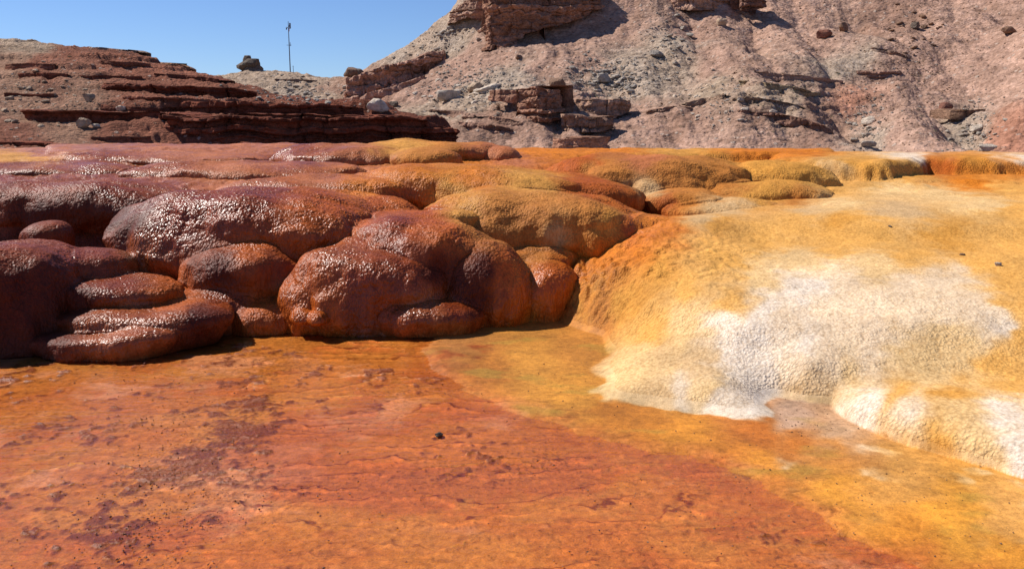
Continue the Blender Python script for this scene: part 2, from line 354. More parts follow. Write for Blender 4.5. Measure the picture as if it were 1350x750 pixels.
# ------------------------------------------------------------------ mounds
LOBES = []
def lobe(label, px, top, base, hw, Y, ry, n=2.5, rot=0, tilt=0, under=.12, shear=0, bury=.18, seed=None, back=None, flo=.36):
    LOBES.append(dict(flo=flo, label=label, px=px, top=top, base=base, hw=hw, Y=Y, ry=ry, n=n, rot=rot, tilt=tilt, under=under, shear=shear, bury=bury, seed=seed or len(LOBES)*3.7+1))
def lobe_prep(l):
    T = atY(l['px'], l['top'], l['Y']); B = atY(l['px'], l['base'], l['Y']-l['ry'])
    rx = l['hw']/F*l['Y']; H = T[2]-B[2]; zc = B[2]+l['flo']*H
    return T, rx, zc, T[2]-zc, H
def lobe_dist(l, P):
    """rough distance from points to the surface of mound l (positive outside)"""
    T, rx, zc, rzu, H = l['prep']
    x = P[:, 0]-T[0]; y = P[:, 1]-T[1]-l['shear']*x; z = P[:, 2]-zc-l['tilt']*x
    u = np.hypot(x/rx, y/l['ry']); zz = np.maximum(z, 0)/rzu; n = l['n']
    rho = (u**n+zz**n)**(1/n)+1e-6
    return (1-1/rho)*np.sqrt(x*x+y*y+np.maximum(z, 0)**2)
def lobe_mesh(l, res):
    T = atY(l['px'], l['top'], l['Y']); B = atY(l['px'], l['base'], l['Y']-l['ry'])
    rx = l['hw']/F*l['Y']*1.0; ry = l['ry']; H = T[2]-B[2]
    zc = B[2]+l['flo']*H; rzu = T[2]-zc; rzd = l['flo']*H+l['bury']
    step = max(.0075, .0011*l['Y'])*res
    nu = int(np.clip(2*PI*max(rx, ry)/step, 24, 900)); nv = int(np.clip(PI*max(H, .4)*1.3/step, 14, 420))
    th = np.linspace(0, 2*PI, nu, endpoint=False); ph = np.linspace(.001, PI*.93, nv)
    TH, PH = np.meshgrid(th, ph, indexing='ij'); TH = TH.ravel(); PH = PH.ravel()
    dx = np.cos(TH)*np.sin(PH); dy = np.sin(TH)*np.sin(PH); dz = np.cos(PH)
    n = l['n']; hh = np.hypot(dx, dy)
    k = (hh**n+np.abs(dz)**n)**(-1/n)
    m = 2.3; kp = ((np.abs(np.cos(TH)))**m+np.abs(np.sin(TH))**m)**(-1/m)
    ux, uy, uz = dx*k*kp, dy*k*kp, dz*k
    low = uz < 0     # below the belly the flowstone drops as a near vertical curtain
    eq = np.hypot(np.cos(TH), np.sin(TH))*kp; q_ = np.where(low & (PH < PI*.86), 1.0, 0.0)
    ux = np.where(q_ > 0, np.cos(TH)*kp, ux); uy = np.where(q_ > 0, np.sin(TH)*kp, uy)
    P = np.c_[ux*rx, uy*ry, np.where(uz > 0, uz*rzu, uz*rzd)]
    off = l['seed']*9.1
    lf = fbm(P, (1.6/max(rx, .3)**.5, 1.8, 2.0), 3, off)
    sh = 1+.11*lf
    P[:, 0] *= sh; P[:, 1] *= sh; P[:, 2] *= 1+.05*lf
    # undercut below the belly
    u = np.clip(-uz, 0, 1); P[:, :2] *= (1-(.10+l['under']*1.3)*u[:, None]**1.5)
    P[:, 2] += l['tilt']*P[:, 0]
    P[:, 1] += l['shear']*P[:, 0]
    D = np.c_[ux/rx, uy/ry, np.maximum(uz, 0)/max(rzu, .1)]; D /= np.linalg.norm(D, axis=1)[:, None]+1e-9
    W = P+off
    steep = 1-np.abs(D[:, 2])**2
    sc_ = min(1, (rx+rzu)/.8)
    d = (.042*perlin(W, 2.0)+.046*(np.abs(perlin(W, (5, 5, 1.0)))-.3)*steep+.006*np.abs(perlin(W, (11, 11, 5)))+.009*np.abs(perlin(W, (27, 27, 17)))*np.clip(.75+1.1*perlin(W, 2.6, 5), .2, 1.3)+.005*np.abs(perlin(W, 47, 7)))*sc_
    P = P+D*d[:, None]
    c, s = math.cos(l['rot']), math.sin(l['rot'])
    X = P[:, 0]*c-P[:, 1]*s+T[0]; Y = P[:, 0]*s+P[:, 1]*c+T[1]
    V = np.c_[X, Y, P[:, 2]+zc]
    # neighbouring mounds run together: fillet where two surfaces meet
    add = np.zeros(len(V)); kf = .065
    for m_ in LOBES:
        if m_ is l: continue
        T2, rx2 = m_['prep'][0], m_['prep'][1]
        if abs(T2[0]-T[0]) > rx+rx2+.3 or abs(T2[1]-T[1]) > ry+m_['ry']+.3: continue
        hh_ = np.clip(1-np.maximum(lobe_dist(m_, V), -.02)/kf, 0, 1); add = np.maximum(add, hh_*hh_*kf*.30)
    add = np.minimum(add, .35*min(rx, max(rzu, .08)))
    V = V+D*add[:, None]
    V = np.vstack([V, [[T[0], T[1], V[::nv, 2].mean()]]])
    Q = gridq(nu, nv, True)[:, ::-1]
    tri = [(len(V)-1, i*nv, ((i+1) % nu)*nv, ((i+1) % nu)*nv) for i in range(nu)]
    return V, Q, nu, nv
#      label, px, top, base, halfwidth, Y, ry
lobe('large dark block of wet rust brown travertine at the left frame edge', 5,322,474,100,7.05,.75,3.2,under=.02)
lobe('small knob under the long dark ledge, between the ledge and the left block', 64,291,330,30,8.1,.25,2.4)
lobe('dark red hump on top of the stacked left slabs', 112,331,392,58,7.45,.40,3.1,under=.1)
lobe('third slab up in the stack at the left shore, with orange right shoulder', 150,364,412,92,7.2,.45,3.1,tilt=-.04)
lobe('orange brown shoulder behind the stacked slabs, sloping down to the right', 238,382,444,56,7.4,.42,2.8,tilt=-.30)
lobe('second slab up in the stack at the left shore, above the waterline slab', 185,402,444,120,6.95,.45,3.1)
lobe('waterline slab at the foot of the left stack, long and low', 143,432,468,105,6.6,.35,3.1,tilt=.06)
lobe('largest rounded brown dome left of centre, bulging over a dark recess', 338,250,420,190,8.4,.78,2.8,under=.04,tilt=-.01)
lobe('brown red wall of flowstone between the largest dome and the central dome cap', 470,256,380,100,8.9,.6,2.5,under=.06)
lobe('long rolling dark ledge at the left frame edge, above the small knob', 60,239,318,215,9.2,.62,3.0,under=.22)
lobe('broad mauve sheet behind the largest dome, rounded front lip', 320,214,252,165,10.7,.75,2.7,under=.05)
lobe('mauve glistening sheet at the far left behind the rolling ledge', 40,215,244,150,10.9,.7,2.7)
lobe('thin mauve sheet higher up, left of the pink skyline dome', 215,200,224,150,12.0,.9,2.7)
lobe('brown hump tucked under the largest dome', 320,320,412,82,7.75,.48,2.4,under=.04)
lobe('low brown foot mound at the water below the tucked hump', 288,374,436,68,7.5,.46,2.2,flo=.15,under=.03)
lobe('round brown ball at the shore, left of the big central dome', 350,396,434,42,7.4,.34,2.1,flo=.1,under=.0)
lobe('upper tier of the central glistening dome, broad cap', 548,289,412,108,7.98,.62,2.7,under=.03,tilt=-.02)
lobe('main lower body of the central glistening dome, reaching the water', 488,322,440,106,7.58,.52,2.5,under=.02,tilt=-.02)
lobe('left shoulder of the central dome, orange brown slope', 408,354,438,44,7.5,.40,2.4,under=.0,tilt=.12)
lobe('small waterline knob at the left foot of the central dome', 400,403,427,18,7.12,.16,2.0,flo=.1,under=.1,bury=.02)
lobe('smallest waterline knob, touching the right side of its twin', 420,409,428,14,7.02,.14,2.0,flo=.1,under=.1,bury=.02)
lobe('thin plate lying on top of the central dome cap', 560,277,302,72,8.35,.36,2.6)
lobe('low glossy mound at the water right of the central dome', 566,391,430,70,7.3,.36,2.1,flo=.08)
lobe('dark red dome right of the central dome, under the ochre dome', 630,317,432,68,7.8,.5,2.3,under=.03)
lobe('tiny red knob at the shore beside the dark red dome', 664,403,420,17,7.65,.13,2.2)
lobe('big ochre brown dome right of centre with dark overhang', 712,250,360,156,8.85,.75,2.4,under=.12,tilt=-.05)
lobe('grey ochre hump below the big ochre dome', 700,318,366,66,8.4,.46,2.2,under=.02)
lobe('ribbed orange red shoulder filling the notch between the dark red dome and the pale slope', 712,343,420,46,7.95,.42,2.4,under=.02,tilt=.1)
lobe('small orange mound with pink wet patch, right of the ochre dome', 838,284,332,74,8.75,.42,2.4,tilt=-.02)
lobe('long orange sheet mound above the ochre dome, tapering right', 655,222,285,190,9.75,.72,2.7,tilt=-.06)
lobe('wide glistening sheet left of the orange one, above the largest dome', 440,232,275,150,9.55,.6,2.8,tilt=.02)
lobe('pink glistening dome on the skyline left of the ochre one', 455,190,232,90,12.0,.8,2.4)
lobe('dull ochre dome on the skyline beside the pink dome', 560,194,230,50,11.8,.6,2.4)
lobe('long ochre ridge on the skyline behind the paired domes', 570,186,215,95,12.8,.7,2.5,tilt=-.03)
lobe('small pinkish knob on the skyline right of the ochre domes', 660,194,222,24,12.6,.4,2.2)
lobe('broad brown curtain mound below the orange rim', 855,205,288,142,11.3,.95,2.9,tilt=-.02,under=.12)
lobe('small grey brown lump under the curtain mound', 852,238,268,25,10.5,.3,2.2)
lobe('pale brown hump at the foot of the curtain mound', 900,248,292,56,10.2,.5,2.4)
lobe('ochre hump right of the curtain mound', 1018,213,266,78,11.5,.7,2.5,under=.0)
lobe('broad pale tan bank low in front of the ochre hump', 955,262,296,80,9.9,.55,2.3,under=0)
lobe('stepped ochre bank under the right curtain', 1015,239,280,88,10.6,.6,2.4,under=0)
# ------------------------------------------------------------------ colour anchors (pixel -> first surface -> 3D point)
RB=(.235,.046,.009); DR=(.095,.014,.003); OR=(.55,.17,.016); OC=(.56,.265,.052); BO=(.45,.172,.036); PK=(.42,.135,.045)  # DR: dark red deepened with painted shade of recesses and lower mound faces
YE=(.67,.345,.085); CR=(.68,.455,.21); WH=(.72,.61,.49); GW=(.60,.49,.37); CW=(.72,.55,.37); GR=(.54,.355,.175); RO=(.40,.088,.009); PW=(.30,.080,.022)  # PW: paler red with the lit, glaring mound tops painted in
AN = [ # px, py, colour, wet
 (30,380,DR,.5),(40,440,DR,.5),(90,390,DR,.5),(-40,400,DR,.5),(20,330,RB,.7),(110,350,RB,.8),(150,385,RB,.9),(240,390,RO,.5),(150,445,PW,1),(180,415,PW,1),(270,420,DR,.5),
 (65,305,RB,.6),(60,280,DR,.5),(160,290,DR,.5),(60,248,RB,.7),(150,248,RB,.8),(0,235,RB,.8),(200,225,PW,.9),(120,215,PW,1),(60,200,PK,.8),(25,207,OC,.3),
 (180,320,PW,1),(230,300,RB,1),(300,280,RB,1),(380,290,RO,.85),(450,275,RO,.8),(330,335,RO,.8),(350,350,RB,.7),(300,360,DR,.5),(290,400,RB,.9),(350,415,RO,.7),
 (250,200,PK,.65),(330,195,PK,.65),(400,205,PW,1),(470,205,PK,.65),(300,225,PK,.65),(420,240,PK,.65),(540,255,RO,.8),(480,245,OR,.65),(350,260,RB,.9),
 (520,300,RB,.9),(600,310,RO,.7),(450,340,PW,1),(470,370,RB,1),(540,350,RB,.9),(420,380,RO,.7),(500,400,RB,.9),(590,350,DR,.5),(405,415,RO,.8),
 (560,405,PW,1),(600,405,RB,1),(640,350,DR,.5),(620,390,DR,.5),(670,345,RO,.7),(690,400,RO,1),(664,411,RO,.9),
 (560,240,OR,.6),(420,262,RO,.8),(600,252,OC,.4),(500,262,RO,.8),(520,238,OR,.6),(620,235,OR,.5),(700,240,OC,.4),(780,245,RO,.5),(560,285,RO,.8),(620,275,OC,.5),
 (560,212,BO,.2),(590,190,BO,.2),(530,190,OC,.3),(640,205,PK,.5),(660,205,PK,.5),(620,215,OR,.4),
 (640,285,BO,.4),(700,280,BO,.3),(760,290,BO,.2),(820,265,RO,.3),(870,270,RO,.3),(690,310,BO,.3),(740,310,GR,.1),(650,310,BO,.4),
 (700,345,BO,.4),(800,300,OC,.3),(830,305,RO,.8),(850,300,OR,.7),(870,295,OR,.5),
 (700,390,RO,1),(715,378,RO,1),(735,385,RO,1),(728,402,RO,1),(752,362,RO,1),(700,406,OR,.9),(730,370,RO,1),(748,350,RO,.9),(765,338,OR,.7),(790,345,OR,.3),(770,375,OR,.4),(760,400,OC,.2),(770,350,OR,.5),(800,330,OR,.3),(780,380,OC,.3),(790,400,BO,.2),(830,400,OC,.1),(860,360,OC,.1),(840,330,OR,.2),
 (720,200,OR,.2),(800,196,OR,.2),(900,198,OC,.2),(1000,200,OR,.2),(1060,203,OR,.2),(760,215,RO,.3),(800,225,BO,.2),(880,225,BO,.15),(950,230,BO,.1),(850,210,PK,.3),
 (850,250,GR,0),(900,265,BO,0),(950,245,BO,0),(960,275,GR,0),(925,285,GR,0),(1000,222,OC,0),(1040,230,OC,0),(1010,255,OC,0),(1050,262,BO,0),(1070,275,GR,0),(1090,235,YE,0),
 (1100,220,GR,0),(1080,222,OC,0),(1150,222,OC,0),(1180,228,YE,0),(1200,225,OC,0),(1240,220,RO,.1),(1280,220,OR,.1),(1340,222,OR,.1),(1200,207,WH,0),(1350,208,WH,0),(1120,214,OC,0),(1280,214,OC,0),
 (1180,250,CR,0),(1240,255,CR,0),(1280,240,OR,0),(1330,250,YE,0),(1300,270,CR,0),(1100,270,CR,0),(1180,275,GR,0),(1340,280,YE,0),
 (950,293,OC,.2),(1050,300,YE,.1),(1150,310,YE,0),(1250,315,OC,0),(1350,320,YE,0),(1100,290,OC,0),(1000,320,YE,0),(1100,322,YE,0),(1200,335,YE,0),(1300,345,YE,0),
 (950,340,YE,0),(900,380,YE,0),(900,420,CR,0),(860,440,YE,0),(850,470,CR,0),(930,470,GR,0),(960,400,YE,0),(1000,370,CR,0),
 (820,500,CR,0),(850,490,CR,0),(850,515,GR,0),(900,510,GW,0),(890,490,CR,0),(940,510,CR,0),(960,530,GW,0),(1020,545,GW,0),(880,530,GR,0),(870,465,GR,0),(900,450,CR,0),(900,475,GR,0),
 (950,436,WH,0),(955,460,WH,0),(985,440,WH,0),(975,490,WH,0),(1010,405,WH,0),(1055,378,WH,0),(1110,365,CW,0),(1000,520,WH,0),(1010,470,WH,0),(1040,420,CW,0),(1060,450,WH,0),(1040,490,CW,0),
 (1100,400,CW,0),(1100,440,CW,0),(1100,480,CW,0),(1150,385,CW,0),(1150,420,CW,0),(1150,460,CW,0),(1200,380,CW,0),(1200,420,CW,0),(1200,460,CR,0),(1250,375,CW,0),(1250,410,CW,0),(1250,450,CR,0),(1290,400,CW,0),(1310,430,WH,0),(1290,460,CR,0),(1345,440,YE,0),(1340,400,YE,0),(1340,370,YE,0),(1050,345,CR,0),(1150,350,CR,0),(1220,480,CR,0),(1320,480,YE,0),
 (1050,520,GR,0),(1085,540,GR,0),(1120,500,CR,0),
 (1130,530,WH,0),(1200,550,WH,0),(1180,515,YE,0),(1250,515,OC,0),(1340,510,YE,0),(1330,540,WH,0),(1260,550,CR,0),(1250,580,OC,0),(1300,590,CR,0),(1345,610,WH,0),(1200,580,YE,0),
]
FLAT = [ # colours of the ochre flat
 (600,455,(.42,.19,.035)),(700,430,(.50,.24,.03)),(700,480,(.55,.27,.035)),(640,490,(.48,.20,.025)),(750,520,(.62,.30,.035)),(760,450,(.48,.22,.03)),(820,560,(.52,.21,.022)),(900,580,(.62,.27,.025)),
 (1000,570,(.45,.15,.016)),(1050,580,(.48,.17,.018)),(1000,610,(.62,.27,.025)),(1100,600,(.58,.26,.04)),(1100,650,(.66,.31,.03)),(1200,620,(.62,.33,.06)),(1250,680,(.68,.33,.03)),(1340,660,(.66,.36,.07)),(1340,740,(.66,.30,.025)),(1200,720,(.60,.25,.02)),(1050,548,(.50,.36,.2)),(1100,568,(.5,.34,.16)),(850,590,(.55,.22,.02)),(950,630,(.5,.18,.015))]
def build_travertine():
    for l in LOBES: l['prep'] = lobe_prep(l)
    # coarse BVH for anchor lookup
    GRID[0] = None; X, Y = terrain(170, 200); z = base_z(X, Y); V = np.c_[X, Y, z]; Q = gridq(170, 200)
    Vs = [V]; Qs = [Q]; n0 = len(V)
    for l in LOBES:
        v, q, a, b = lobe_mesh(l, 5); Vs.append(v); Qs.append(q+n0); n0 += len(v)
    bvh = BVHTree.FromPolygons(np.vstack(Vs).tolist(), np.vstack(Qs).tolist())
    O = Vector((0, 0, CH))
    pos, cols, wets = [], [], []
    for px, py, c, w in AN:
        h = bvh.ray_cast(O, Vector(ray(px, py)).normalized())
        if h[0] is None: continue
        pos.append(h[0][:]); cols.append(c); wets.append(w)
    NA = len(pos); NFL = len(FLAT)
    for px, py, c in FLAT:
        pos.append(tuple(atZ(px, py, .012))); cols.append((c[0]*.86, c[1]*.74, c[2]*.85)); wets.append(.35)
    for px in (1450, 1600):
        for z_, c in ((.05, CR), (.5, CR), (.85, OC)): pos.append(tuple(atZ(px, 500, z_) if z_ < .1 else atZ(px, 400 if z_ < .6 else 320, z_))); cols.append(c); wets.append(0)
    pos.append((-8, 9, 1)); cols.append(RB); wets.append(.8); pos.append((-8, 7, .3)); cols.append(DR); wets.append(.8)
    pos = np.array(pos); cols = np.array(cols); wets = np.array(wets, float)
    def met(P):
        return np.c_[np.arctan2(P[:, 0], P[:, 1]), .33*np.log(np.hypot(P[:, 0], P[:, 1])+1e-3), .13*P[:, 2]].astype(np.float32)
    A = met(pos)
    isflat = np.zeros(len(A), bool); isflat[NA:NA+NFL] = True
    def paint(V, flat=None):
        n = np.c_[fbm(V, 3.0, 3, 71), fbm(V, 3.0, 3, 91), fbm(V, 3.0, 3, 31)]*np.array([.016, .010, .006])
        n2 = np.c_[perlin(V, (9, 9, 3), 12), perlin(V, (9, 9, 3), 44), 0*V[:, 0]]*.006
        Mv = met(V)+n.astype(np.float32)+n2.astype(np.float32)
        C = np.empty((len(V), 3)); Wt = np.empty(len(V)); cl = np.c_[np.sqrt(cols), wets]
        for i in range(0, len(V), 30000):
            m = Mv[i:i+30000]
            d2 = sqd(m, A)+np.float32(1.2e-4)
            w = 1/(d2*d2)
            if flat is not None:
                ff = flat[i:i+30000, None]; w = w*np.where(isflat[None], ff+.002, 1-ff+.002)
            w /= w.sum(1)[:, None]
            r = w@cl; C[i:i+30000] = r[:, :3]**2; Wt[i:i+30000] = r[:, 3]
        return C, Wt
    nu, nv = NU, NV
    GRID[0] = (nu, nv); X, Y = terrain(nu, nv); z0 = base_z(X, Y); z, sd, cr, ins, fr, amp = detail(X, Y, z0); low_ = 1-sstep(.04, .12, z0)
    V = np.c_[X, Y, z]
    tick('terrain'); C, Wt = paint(V, 1-sstep(.022, .042, z0+.02*fbm(np.c_[X, Y, 0*X], 4, 3, 3))); tick('paint')
    Pf = np.c_[X, Y, 0*X]
    # ---- pool bed colours
    n1 = fbm(Pf, (1.0, 1.2, 1), 5, 15, .6); n2 = fbm(Pf, 4.5, 4, 25, .6); n3 = fbm(Pf, 16, 3, 35, .6)
    c1 = np.array([.55, .180, .030]); c2 = np.array([.58, .222, .040]); c3 = np.array([.46, .115, .024]); c4 = np.array([.66, .29, .12])
    t = sstep(-.35, .5, n1+.35*n2)[:, None]; bed = c1*(1-t)+c2*t
    far = sstep(5.2, 7.2, Y)[:, None]*.55; bed = bed*(1-far)+np.array([.53, .215, .030])*far
    t = sstep(.15, .6, fbm(Pf, (1.2, 1.3, 1), 5, 45, .6)+.2*n2)[:, None]; bed = bed*(1-t*.8)+c4*t*.8
    t = sstep(.05, .5, fbm(Pf, (1.3, 1.6, 1), 4, 65)+.25*n3+.5*np.exp(-((X+.75)/.5)**2-((Y-4.7)/.9)**2))[:, None]; bed = bed*(1-t*.6)+c3*t*.6
    wl = .07+.045*np.clip(Y-3.6, 0, 4); t = (np.exp(-((fr-.05)/wl)**2))[:, None]*np.clip(amp*1.3, 0, 1)[:, None]*(.35+.65*sstep(-2.6, -.8, X))[:, None]; lm = (.35+.65*sstep(-.35, .15, fbm(Pf, (1.4, 2.2, 1), 3, 97)))[:, None]*sstep(-2.9, -1.0, X)[:, None]; t = (np.exp(-((fr-.05)/(wl*.8))**2))[:, None]*lm; bed = bed*(1-t*np.array([.58, .74, .78]))  # dark line painted as the shade on each terracette's downhill side
    t = (np.exp(-((fr-.84)/wl)**2))[:, None]*lm; bed = bed*(1+t*.32)  # paler line painted as the highlight along each terracette crest
    sp = sstep(.42, .62, perlin(Pf, (48, 34, 1))+.55*fbm(Pf, 1.5, 2, 8))[:, None]; bed = bed*(1-sp*.35)
    bed = bed*(1+.22*n3[:, None])
    t = (cr*.85)[:, None]; bed = bed*(1-t)+np.array([.21, .045, .014])*t
    e = (sstep(.30, .0, np.abs(sd-.05))*(.35+.65*sstep(-.3, .4, n2)))[:, None]*.75; bed = bed*(1-e)+np.array([.44, .11, .015])*e
    bed = bed*np.array([.87, .84, .9])
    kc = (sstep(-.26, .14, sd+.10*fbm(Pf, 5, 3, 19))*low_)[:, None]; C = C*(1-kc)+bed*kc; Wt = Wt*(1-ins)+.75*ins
    # flat: streaks and small dark lips
    fl = ((1-ins)*(1-sstep(.03, .07, z)))[:, None]
    C = C*(1+fl*(.22*n1+.22*n2+.16*n3)[:, None])
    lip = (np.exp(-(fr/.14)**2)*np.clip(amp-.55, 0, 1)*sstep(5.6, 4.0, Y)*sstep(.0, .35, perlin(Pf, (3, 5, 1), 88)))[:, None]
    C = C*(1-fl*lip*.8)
    ol = sstep(.25, .7, fbm(Pf, (2.2, 3, 1), 4, 101))[:, None]*fl
    C = C*(1-ol*.5)+np.array([.32, .20, .03])*ol*.5
    # outlines dry crust beside the mound foot
    Q = gridq(nu, nv)
    C = np.clip(C, .004, .86)
    insq = ins[Q].mean(1) > .5
    zq = z0[Q].mean(1); flq = (~insq) & (zq < .06) & (np.hypot(X, Y)[Q].mean(1) < 10)
    for nm, mask in (('pool_bed', insq), ('ochre_flat', flq), ('travertine_terrace', ~insq & ~flq)):
        q = Q[mask]; used = np.unique(q); mp = np.full(len(V), -1); mp[used] = np.arange(len(used))
        me = mesh_np(nm, V[used], mp[q][:, ::-1]); setattrs(me, C[used], Wt[used])
        link(nm, me, {'pool_bed': M_BED, 'ochre_flat': M_FLAT}.get(nm, M_TRAV)); tag(bpy.data.objects[nm], kind='structure')
    for i, l in enumerate(LOBES):
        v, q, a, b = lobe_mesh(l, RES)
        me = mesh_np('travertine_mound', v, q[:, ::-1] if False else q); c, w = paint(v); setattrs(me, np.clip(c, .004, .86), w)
        o = link('travertine_mound', me, M_TRAV)
        ctr = v.mean(0); me.transform(__import__('mathutils').Matrix.Translation(-Vector(ctr))); o.location = ctr
        tag(o, l['label'], 'travertine mound', 'rounded travertine mounds at the pool')
NU, NV, RES = 1150, 1000, 1.15
def bed_mat(name='pool_bed', ro=.45, sp=.15, bd=.008, ws=2.6, wa=2.6, mks=1.6, mk0=[(.36, (0, 0, 0)), (.56, (1, 1, 1))]):
    m, nt, b = newmat(name); c = attr(nt, 'Col'); v0 = coords(nt)
    n2 = noise(nt, v0, 30, 5, .7); n3 = noise(nt, v0, 140, 3, .7)
    col = mixc(nt, 'MULTIPLY', 1.0, c.outputs['Color'], ramp(nt, n2, [(.3, (.75, .68, .6)), (.5, g(1)), (.7, (1.15, 1.12, 1.1))]))
    col = mixc(nt, 'MULTIPLY', .6, col, ramp(nt, n3, [(.35, g(.7)), (.65, g(1.2))]))
    L(nt, col, b.inputs['Base Color']); b.inputs['Roughness'].default_value = ro; b.inputs['Specular IOR Level'].default_value = sp
    h = math_(nt, 'MULTIPLY_ADD', n2, 1.0, math_(nt, 'MULTIPLY', n3, .4))
    wv = N(nt, 'ShaderNodeTexWave'); wv.wave_type = 'BANDS'; wv.bands_direction = 'Y'; wv.wave_profile = 'SAW'
    wv.inputs['Scale'].default_value = ws; wv.inputs['Distortion'].default_value = 9; wv.inputs['Detail'].default_value = 5; wv.inputs['Detail Scale'].default_value = .9; wv.inputs['Detail Roughness'].default_value = .62
    vv = nt.nodes.new('ShaderNodeVectorRotate'); vv.rotation_type = 'Z_AXIS'; vv.inputs['Angle'].default_value = .10; L(nt, coords(nt, (.7, 1, 1)), vv.inputs['Vector']); L(nt, vv.outputs[0], wv.inputs['Vector'])
    mk = ramp(nt, noise(nt, v0, mks, 3, .6), mk0)
    wf = math_(nt, 'MULTIPLY', wv.outputs['Fac'], mk)
    h = math_(nt, 'MULTIPLY_ADD', wf, wa*.3, h)
    edge = math_(nt, 'MULTIPLY', ramp(nt, wv.outputs['Fac'], [(.0, g(1)), (.14, g(0))]), mk)
    col = mixc(nt, 'MULTIPLY', math_(nt, 'MULTIPLY', edge, .35), col, (.34, .20, .12)); L(nt, col, b.inputs['Base Color'])
    if name == 'pool_bed':     # only the crests that stand out of the water keep a wet shine
        geo = nt.nodes.new('ShaderNodeNewGeometry'); sx = nt.nodes.new('ShaderNodeSeparateXYZ'); L(nt, geo.outputs['Position'], sx.inputs[0])
        up = nt.nodes.new('ShaderNodeMapRange'); up.inputs['From Min'].default_value = -.003; up.inputs['From Max'].default_value = .001; L(nt, sx.outputs['Z'], up.inputs['Value'])
        L(nt, math_(nt, 'MULTIPLY_ADD', up.outputs[0], -.30, .7), b.inputs['Roughness']); L(nt, math_(nt, 'MULTIPLY_ADD', up.outputs[0], .20, .04), b.inputs['Specular IOR Level'])
    L(nt, bump(nt, h, bd, .9), b.inputs['Normal']); return m
M_BED = bed_mat(); M_FLAT = bed_mat('ochre_flat', .62, .2, .006, 3.2, 1.6, 2.6, [(.50, (0, 0, 0)), (.64, (1, 1, 1))])
build_travertine()
# ------------------------------------------------------------------ water film
def water():
    m = bpy.data.materials.new('water'); m.use_nodes = True; nt = m.node_tree; nt.nodes.clear()
    out = nt.nodes.new('ShaderNodeOutputMaterial'); mix = nt.nodes.new('ShaderNodeMixShader')
    tr = nt.nodes.new('ShaderNodeBsdfTransparent'); tr.inputs[0].default_value = (1, .985, .95, 1)
    gl = nt.nodes.new('ShaderNodeBsdfGlossy'); gl.inputs['Roughness'].default_value = .035
    fr = nt.nodes.new('ShaderNodeFresnel'); fr.inputs['IOR'].default_value = 1.38
    v = coords(nt, (.7, 2.6, 1)); v2 = coords(nt, (1, 2.2, 1))
    h = math_(nt, 'MULTIPLY_ADD', noise(nt, v, 6, 4, .6), 1.0, math_(nt, 'MULTIPLY', noise(nt, v2, 40, 3, .65), .30))
    pm = ramp(nt, noise(nt, coords(nt, (.8, 1.3, 1)), 2.2, 3, .6), [(.50, g(0)), (.62, g(1))])
    h = math_(nt, 'MULTIPLY_ADD', math_(nt, 'MULTIPLY', noise(nt, v2, 65, 2, .6), pm), .4, h)
    wr = N(nt, 'ShaderNodeTexWave'); wr.wave_type = 'BANDS'; wr.bands_direction = 'Y'; wr.inputs['Scale'].default_value = 4.2; wr.inputs['Distortion'].default_value = 11; wr.inputs['Detail'].default_value = 4; wr.inputs['Detail Scale'].default_value = 1.1
    L(nt, coords(nt, (.75, 1, 1)), wr.inputs['Vector'])
    wm = ramp(nt, noise(nt, coords(nt), 1.1, 2, .6), [(.40, g(.1)), (.60, g(1))])
    crest = math_(nt, 'POWER', wr.outputs['Fac'], 3.0)
    h = math_(nt, 'MULTIPLY_ADD', math_(nt, 'MULTIPLY', crest, wm), .28, h)
    b = bump(nt, h, .005, .9)
    L(nt, b, gl.inputs['Normal']); bs = bump(nt, h, .002, .9); L(nt, bs, fr.inputs['Normal'])
    L(nt, fr.outputs[0], mix.inputs[0]); L(nt, tr.outputs[0], mix.inputs[1]); L(nt, gl.outputs[0], mix.inputs[2]); L(nt, mix.outputs[0], out.inputs[0])
    poly = [(-11, .4), (4.5, .4), (4.5, 2.2), (2.4, 3.2), (1.6, 5.5), (1.4, 8.4), (-9, 8.4), (-11, 7)]
    me = bpy.data.meshes.new('pool_water'); me.from_pydata([(x, y, -.002) for x, y in poly], [], [tuple(range(len(poly)))]); me.update()
    tag(link('pool_water', me, m), kind='structure')
water()
tick('lobes done')
# ------------------------------------------------------------------ hills
def hillgrid(pxa, pxb, r0, r1, nu, nv, pw=1.0):
    az = np.arctan((np.linspace(pxa, pxb, nu)-675)/F); t = np.linspace(0, 1, nv)**pw
    A, T = np.meshgrid(az, r0+(r1-r0)*t, indexing='ij')
    return (np.tan(A)*T).ravel(), T.ravel()   # T is the forward distance
def q2(X, Y): return np.c_[X/Y*2.0, Y/60.0]
RC = [(-600,40,100),(-300,48,98),(0,55,96),(60,58,95),(130,66,94),(180,72,92),(240,93,90),(300,107,88),(340,121,86),(420,136,83),(520,150,79),(560,160,76),(590,175,72),(625,193,68),(700,205,64),(800,215,62),
      (-300,120,74),(0,110,77),(150,115,76),(300,140,72),(450,150,72),(-300,150,64),(0,145,66),(200,150,67),(400,172,64),(520,175,66),
      (-300,190,54),(0,192,54),(300,192,56),(600,197,58),(0,170,60)]
rpts = [atY(*c) for c in RC]
for px, py, Y in RC[:14]:
    q = atY(px, py, Y); rpts.append(np.array([q[0]*1.25, Y*1.25, q[2]-5.5])); rpts.append(np.array([q[0]*1.5, Y*1.5, -2]))
for px in range(-600, 901, 250): rpts.append(np.array([(px-675)/F*46, 46, -1.2])); rpts.append(np.array([(px-675)/F*38, 38, -1.4]))
rpts = np.array(rpts); rt = TPS(q2(rpts[:, 0], rpts[:, 1]), rpts[:, 2], 1e-4)
